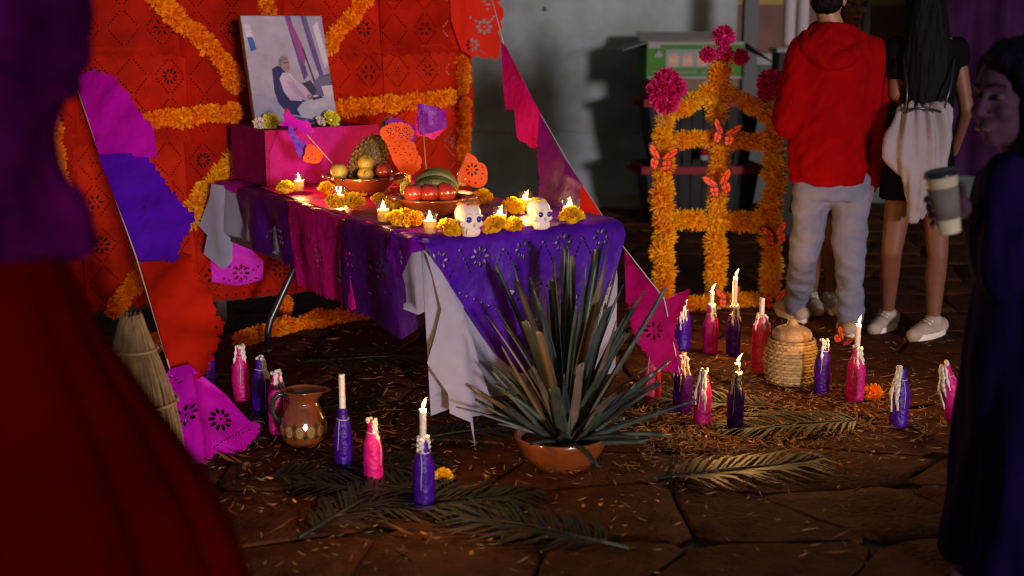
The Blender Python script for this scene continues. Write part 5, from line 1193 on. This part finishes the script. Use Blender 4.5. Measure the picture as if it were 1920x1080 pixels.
# ---- woman facing the viewer, hidden behind the red hooded person
Yw = 6.62; w0 = G(1547, 600); wm = thing('person', 'woman with long hair and bare legs standing behind the red hooded person', 'person', (w0.x, Yw, 0))
a1, a2 = G(1526, 590), G(1566, 590)
J = dict(hipL=P(1525, 340, Yw), hipR=P(1575, 340, Yw), knL=P(1530, 455, Yw-.03), knR=P(1562, 455, Yw-.03), anL=a1+V3(0, .10, .09), anR=a2+V3(0, .10, .09), toeL=a1+V3(0, -.08, .03), toeR=a2+V3(0, -.08, .03),
         shL=P(1535, 110, Yw), shR=P(1640, 110, Yw), elL=P(1528, 190, Yw), elR=P(1640, 200, Yw), wrL=P(1550, 250, Yw-.1), wrR=P(1620, 260, Yw-.1), neck=P(1596, 62, Yw), head=P(1598, 8, Yw))
q, Mh = body(wm, J, SKIN2, 0, .95, [(J['wrL'], (.3, -.3, -.6), (1, 0, 0), 1, .5), (J['wrR'], (-.3, -.3, -.6), (-1, 0, 0), -1, .5)], (R(8), .08, .95))
head_parts(wm, q, Mh, .95)
mb = MB(); mb.ell(q(0, .025, .04), (.086, .095, .088), Mh); mb.cap(q(.075, .02, .02), q(.085, .02, -.16), .03, .03); mb.cap(q(-.075, .02, .02), q(-.085, .02, -.16), .03, .03); mb.cap(q(.09, .02, -.1), q(.10, -.02, -.30), .028, .016); mb.cap(q(0, .08, 0), q(0, .09, -.25), .05, .04)
blob(mb, 'hair', HAIRD, wm, .006, 2, folds(.006, 60, 8, 5))
mb = MB(); ch = (J['shL']+J['shR'])/2; pv = (J['hipL']+J['hipR'])/2
mb.loft([(ch+V3(0, 0, .03), .10, .08, 0), (ch+V3(0, 0, -.02), .165, .10, 0), ((ch+pv)/2, .14, .105, 0), (pv+V3(0, 0, .05), .165, .12, 0), (pv+V3(0, 0, -.16), .185, .14, 0)])
for k in 'LR': mb.cap(J['sh'+k], J['el'+k], .062, .05)
blob(mb, 'dark_dress', mat('dark_cloth', (.014, .010, .012), .9), wm, .009, 3, folds(.008, 8, 4, 1))
for k in 'LR': shoe(wm, J['an'+k], J['toe'+k])

# ---- woman with long black hair and a white drawstring bag
Yg = 6.05; g0 = G(1712, 625); gi = thing('person', 'woman seen from behind with very long black hair, black dress and white sneakers', 'person', (g0.x, Yg, 0))
a1, a2 = G(1662, 618), G(1748, 632)
J = dict(hipL=P(1692, 330, Yg), hipR=P(1752, 330, Yg), knL=P(1672, 470, Yg-.02), knR=P(1758, 478, Yg-.02), anL=a1+V3(0, 0, .09), anR=a2+V3(0, 0, .09), toeL=a1+V3(-.10, -.14, .03), toeR=a2+V3(-.13, -.12, .03),
         shL=P(1682, 92, Yg), shR=P(1792, 95, Yg), elL=P(1680, 175, Yg-.03), elR=P(1812, 205, Yg-.02), wrL=P(1700, 215, Yg+.16), wrR=P(1788, 285, Yg+.14), neck=P(1736, 52, Yg), head=P(1733, -2, Yg))
q, Mh = body(gi, J, SKIN2, 0, .94, [(J['wrL'], (.7, .4, .0), (0, 0, 1), -1, .6), (J['wrR'], (-.6, .4, .1), (0, 0, 1), 1, .6)], (R(125), .12, .95))
mb = MB(); sg_ = lambda px, py, rx, ry, dy=0: (P(px, py, Yg+dy), rx, ry, 0)
mb.loft([sg_(1737, 66, .075, .07), sg_(1738, 84, .135, .095), sg_(1740, 130, .145, .11), sg_(1738, 200, .120, .10), sg_(1728, 270, .145, .12), sg_(1722, 330, .168, .13), sg_(1718, 372, .175, .135)])
mb.cap(J['shL'], J['shL']*.5+J['elL']*.5, .062, .055); mb.cap(J['shR'], J['shR']*.85+J['elR']*.15, .060, .055); blob(mb, 'black_dress', mat('black_cloth', (.005, .004, .005), .95, .03), gi, .008, 3, folds(.008, 9, 4, 4))
mb = MB(); mb.ell(q(0, .02, .04), (.090, .099, .092), Mh)
mb.loft([sg_(1735, -20, .085, .085, -.02), sg_(1736, 40, .095, .080, -.05), sg_(1738, 100, .115, .062, -.085), sg_(1742, 150, .115, .050, -.10), sg_(1742, 195, .095, .040, -.11), sg_(1744, 225, .045, .022, -.115)])
blob(mb, 'hair', HAIRB, gi, .0065, 2, lambda p, n: .006*mnoise.noise(Vector((p.x*70, p.y*70, p.z*5)))+.006*mnoise.noise(Vector((p.x*25, p.y*25, p.z*3))))
head_parts(gi, q, Mh, .95)
for k in 'LR': shoe(gi, J['an'+k], J['toe'+k])
mb = MB(); Yb = Yg-.20; sb_ = lambda px, py, rx, ry, dy=0: (P(px, py, Yb+dy), rx, ry, 0)
bg_ = thing('drawstring_bag', 'crumpled white drawstring bag hanging at the lower back of the long haired woman', 'bag', P(1720, 410, Yb))
mb.loft([sb_(1732, 194, .095, .025, .03), sb_(1734, 206, .120, .040, .02), sb_(1732, 230, .130, .050, .01), sb_(1724, 262, .148, .058), sb_(1718, 294, .150, .058), sb_(1726, 318, .122, .055), sb_(1732, 345, .090, .050), sb_(1724, 380, .058, .044), sb_(1716, 412, .040, .032, .02)])
def bagf(p, n):
    w = math.atan2(p.x-P(1724, 300, Yb).x, -(p.y-Yb-.09)); zt_ = P(1728, 200, Yb).z
    return .024*mnoise.noise(Vector((w*4.5, p.z*2.6, 2)))+.016*mnoise.noise(Vector((p.x*11, p.z*2.2, 5)))+.012*math.sin(w*15+4*p.z)*max(0, 1-(zt_-p.z)/.36)+.008*mnoise.noise(Vector((p.x*16+p.z*12, p.y*10, p.z*14)))
blob(mb, 'sack', mat('white_bag_cloth', (.30, .26, .29), .8, .1, var=.06, vscale=10, trans=.1), bg_, .007, 2, bagf)
for a, b in (((1700, 210), (1694, 110)), ((1768, 212), (1788, 110))): 
    A_, B_ = P(*a, Yb-.02), P(*b, Yg-.12); MB().tube([A_, (A_+B_)/2+V3(0, -.03, 0), B_], .005, 6).build('strap', BLACKM, bg_, world=True)
MB().tube([P(1694, 212, Yb-.05), P(1716, 204, Yb-.075), P(1740, 203, Yb-.075), P(1764, 210, Yb-.05)], .006, 6).build('drawcord', BLACKM, bg_, world=True)

# ---- viewer at the right edge, dark violet clothes, holding a paper cup
NAVY = mat('night_violet_cloth', (.009, .003, .040), .95, .02, var=.2, vscale=6); SKINV = mat('skin_purple_lit', (.060, .026, .052), .75, .08, var=.1, vscale=18)  # skin colour carries the purple light that falls on this person
Yr = 3.3; XR = P(1938, 600, Yr).x; fw = thing('person', 'blurred person in dark violet clothes facing left with a coffee cup in hand', 'person', (XR, Yr, 0))
hd = P(1893, 178, Yr); J = dict(shL=P(1895, 345, Yr-.05), shR=P(2010, 330, Yr+.12), elL=P(1905, 520, Yr-.10), elR=P(2040, 520, Yr), wrL=P(1850, 425, Yr+.03), wrR=P(1960, 560, Yr-.1), neck=P(1925, 285, Yr+.02), head=hd,
    hipL=V3(XR-.02, Yr-.07, .74), hipR=V3(XR+.04, Yr+.09, .74), knL=V3(XR-.04, Yr-.08, .41), knR=V3(XR+.02, Yr+.10, .41), anL=V3(XR-.03, Yr-.09, .08), anR=V3(XR+.04, Yr+.10, .08), toeL=V3(XR-.17, Yr-.05, .03), toeR=V3(XR-.10, Yr+.14, .03))
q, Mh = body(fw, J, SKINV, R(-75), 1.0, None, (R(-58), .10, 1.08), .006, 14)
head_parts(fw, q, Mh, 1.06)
mb = MB(); mb.ell(q(0, .03, .045), (.098, .104, .094), Mh); mb.ell(q(0, .075, -.04), (.09, .065, .12), Mh)
mb.cap(q(.005, -.058, .100), q(.062, -.050, .068), .022, .026); mb.cap(q(.062, -.050, .068), q(.090, -.020, .0), .026, .028); mb.cap(q(.090, -.020, .0), q(.098, -.006, -.14), .028, .036); mb.cap(q(.070, .00, .075), q(.094, .015, -.05), .034, .040); mb.cap(q(.094, .015, -.05), q(.098, .03, -.20), .042, .046); mb.cap(q(.098, .03, -.20), q(.09, .03, -.38), .046, .040)
mb.cap(q(0, .10, -.05), q(0, .11, -.36), .075, .065)
blob(mb, 'hair', mat('blue_black_hair', (.004, .002, .008), .75, .04, bump=.6, bscale=120, stretch=(1, 1, .08)), fw, .008, 2, folds(.010, 42, 6, 5))
mb = MB()
mb.loft([(J['neck']+V3(.0, 0, -.02), .07, .07, 0), (J['neck']+V3(.01, .0, -.07), .13, .17, 0), (J['neck']+V3(.0, 0, -.20), .15, .20, 0), (V3(XR, Yr, .80), .145, .21, 0), (V3(XR, Yr, .60), .155, .23, 0), (V3(XR, Yr, .36), .165, .24, 0), (V3(XR, Yr, .05), .175, .25, 0)])
mb.cap(J['shL'], J['elL'], .082, .072); mb.cap(J['elL'], J['wrL']+V3(.04, 0, -.02), .070, .050); mb.cap(J['shR'], J['elR'], .075, .065); mb.cap(J['elR'], J['wrR'], .06, .05)
blob(mb, 'coat', NAVY, fw, .010, 3, folds(.026, 7, 2.5, 7))
cb, ctp = P(1780, 436, Yr-.04), P(1763, 322, Yr-.04); axc = (ctp-cb).normalized(); Mc = axc.to_track_quat('Z', 'Y').to_matrix(); hcup = (ctp-cb).length
cup = thing('coffee_cup', 'takeaway coffee cup with black lid and grey cardboard sleeve held in the hand at right', 'cup', cb)
def cl_(prof, nm, m):
    mb = MB(); mb.lathe(prof, 32); mb.v = [tuple(Mc @ Vector(v)) for v in mb.v]; return mb.build(nm, m, cup)
k = hcup
cl_([(.0005, 0), (.0285, 0), (.029, .002), (.0405, k*.93), (.042, k*.935), (.0415, k*.945)], 'paper_cup', mat('cream_card', (.46, .42, .30), .55, var=.05, vscale=20))
cl_([(.0320, k*.24), (.0328, k*.24), (.0392, k*.76), (.0384, k*.762)], 'card_sleeve', mat('grey_kraft', (.12, .10, .085), .85, var=.12, vscale=30))
cl_([(.0425, k*.93), (.0435, k*.94), (.0425, k*.965), (.040, k*.975), (.039, k*1.02), (.036, k*1.03), (.034, k*1.02), (.0005, k*1.015)], 'lid', mat('black_lid', (.012, .014, .022), .3, .5))
# the hand is wrapped round the cup: palm on the far right, fingers round the left side
mb = MB(); wr = J['wrL']; ex = (V3(1, 0, 0)-axc*axc.x).normalized(); ey = axc.cross(ex)      # ex to the right, ey away from the viewer
rad_ = lambda h: .029+.0125*h
def cc(h, a, o=.009): return cb+axc*(k*h)+ex*((rad_(h)+o)*math.cos(a))+ey*((rad_(h)+o)*math.sin(a))
mb.cap(wr+V3(.045, 0, -.02), cc(.36, .35, .020), .024, .022); mb.cap(cc(.24, .45, .014), cc(.58, .45, .014), .017, .017); mb.cap(cc(.26, .9, .012), cc(.62, .9, .012), .014, .013); mb.cap(cc(.36, .35, .018), cc(.5, .6, .014), .02, .016)
for i in range(4):
    h = .22+.135*i; pr_ = cc(h, .95, .010); ln = (2.35, 2.62, 2.70, 2.5)[i]
    for s_ in range(1, 6):
        nx_ = cc(h-.012*s_, .95+ln*s_/5, .0088); mb.cap(pr_, nx_, .0098-.0006*s_, .0092-.0006*s_, 8); pr_ = nx_
pr_ = cc(.50, .25, .012)
for s_ in range(1, 4):
    nx_ = cc(.50+.09*s_, .25-.28*s_, .010); mb.cap(pr_, nx_, .0120-.001*s_, .0112-.001*s_, 8); pr_ = nx_
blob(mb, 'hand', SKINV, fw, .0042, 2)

# ---- viewer at the left edge, purple shawl over the head and a wide dark red cape
WINE = mat('dark_red_cloth', (.050, .0005, .0004), .95, .0, var=.25, vscale=5); GRAPE = mat('purple_shawl', (.012, .001, .016), .95, .0, col2=(.075, .001, .065), vscale=7)
Yl = 1.75; kx = lambda px: (px-960)/FPX*Yl; fl = thing('person', 'blurred person from behind in purple head shawl and wide dark red cape', 'person', (kx(20), Yl, 0))
cz = lambda py: P(0, py, Yl).z
X0 = kx(-60); SX = kx(20)-X0; J = dict(shL=V3(X0-.17, Yl, cz(440)), shR=V3(X0+.05, Yl, cz(470)), elL=V3(X0-.15, Yl+.05, .92), elR=V3(X0+.01, Yl+.12, .95), wrL=V3(X0-.1, Yl+.2, .85), wrR=V3(X0-.02, Yl+.2, .85), neck=V3(X0+.015, Yl, cz(330)), head=V3(X0+.03, Yl+.02, cz(120)),
    hipL=V3(X0-.08, Yl, .74), hipR=V3(X0+.08, Yl, .74), knL=V3(X0-.09, Yl, .40), knR=V3(X0+.09, Yl, .40), anL=V3(X0-.09, Yl, .08), anR=V3(X0+.09, Yl, .08), toeL=V3(X0-.1, Yl+.14, .03), toeR=V3(X0+.1, Yl+.14, .03))
q, Mh = body(fl, J, SKIN2, 0, .90, [(J['wrL'], (.6, .4, 0), (0, 0, 1), -1, .6), (J['wrR'], (-.6, .4, 0), (0, 0, 1), 1, .6)], (R(180), .05, 1.0), .009)
head_parts(fl, q, Mh, .9)
mb = MB(); ls = lambda py, w, ry, dx=0: (V3(X0+SX+dx, Yl, cz(py)), w, ry, 0)
mb.loft([ls(-130, .05, .05), ls(-80, .095, .11), ls(20, .112, .13), ls(100, .105, .12), ls(190, .070, .11), ls(260, .046, .10), ls(330, .050, .11), ls(400, .090, .12), ls(470, .105, .12)])
mb.ell(V3(kx(132), Yl, cz(20)), (.045, .05, .05)); mb.ell(V3(kx(135), Yl-.02, cz(100)), (.04, .05, .05)); mb.ell(V3(kx(110), Yl, cz(410)), (.035, .05, .05)); mb.ell(V3(kx(125), Yl, cz(165)), (.03, .04, .03))
blob(mb, 'shawl', GRAPE, fl, .008, 3, folds(.016, 10, 7, 3))
nsec = 40; V = []; na = 140; zs = np.linspace(cz(455), .03, nsec); edge = [(455, 92), (500, 108), (540, 122), (640, 158), (780, 240), (950, 335), (1100, 390), (1500, 470)]
mb = MB()
for z in zs:
    py_ = 49+(CAMH-z)*FPX/Yl*1.0; R_ = kx(np.interp(py_, [e_[0] for e_ in edge], [e_[1] for e_ in edge]))-X0
    t = (zs[0]-z)/(zs[0]-zs[-1])
    for j in range(na):
        w = 2*math.pi*j/na; r = R_*(1+(.10*t**.6)*math.sin(w*13+1.2*math.sin(w*3)+t*1.5)+.03*t*math.sin(w*29+2)); V.append((X0+r*math.cos(w), Yl+.85*r*math.sin(w), z))
mb.add(V, [(i*na+j, i*na+(j+1) % na, (i+1)*na+(j+1) % na, (i+1)*na+j) for i in range(nsec-1) for j in range(na)]).build('cape', WINE, fl, world=True)
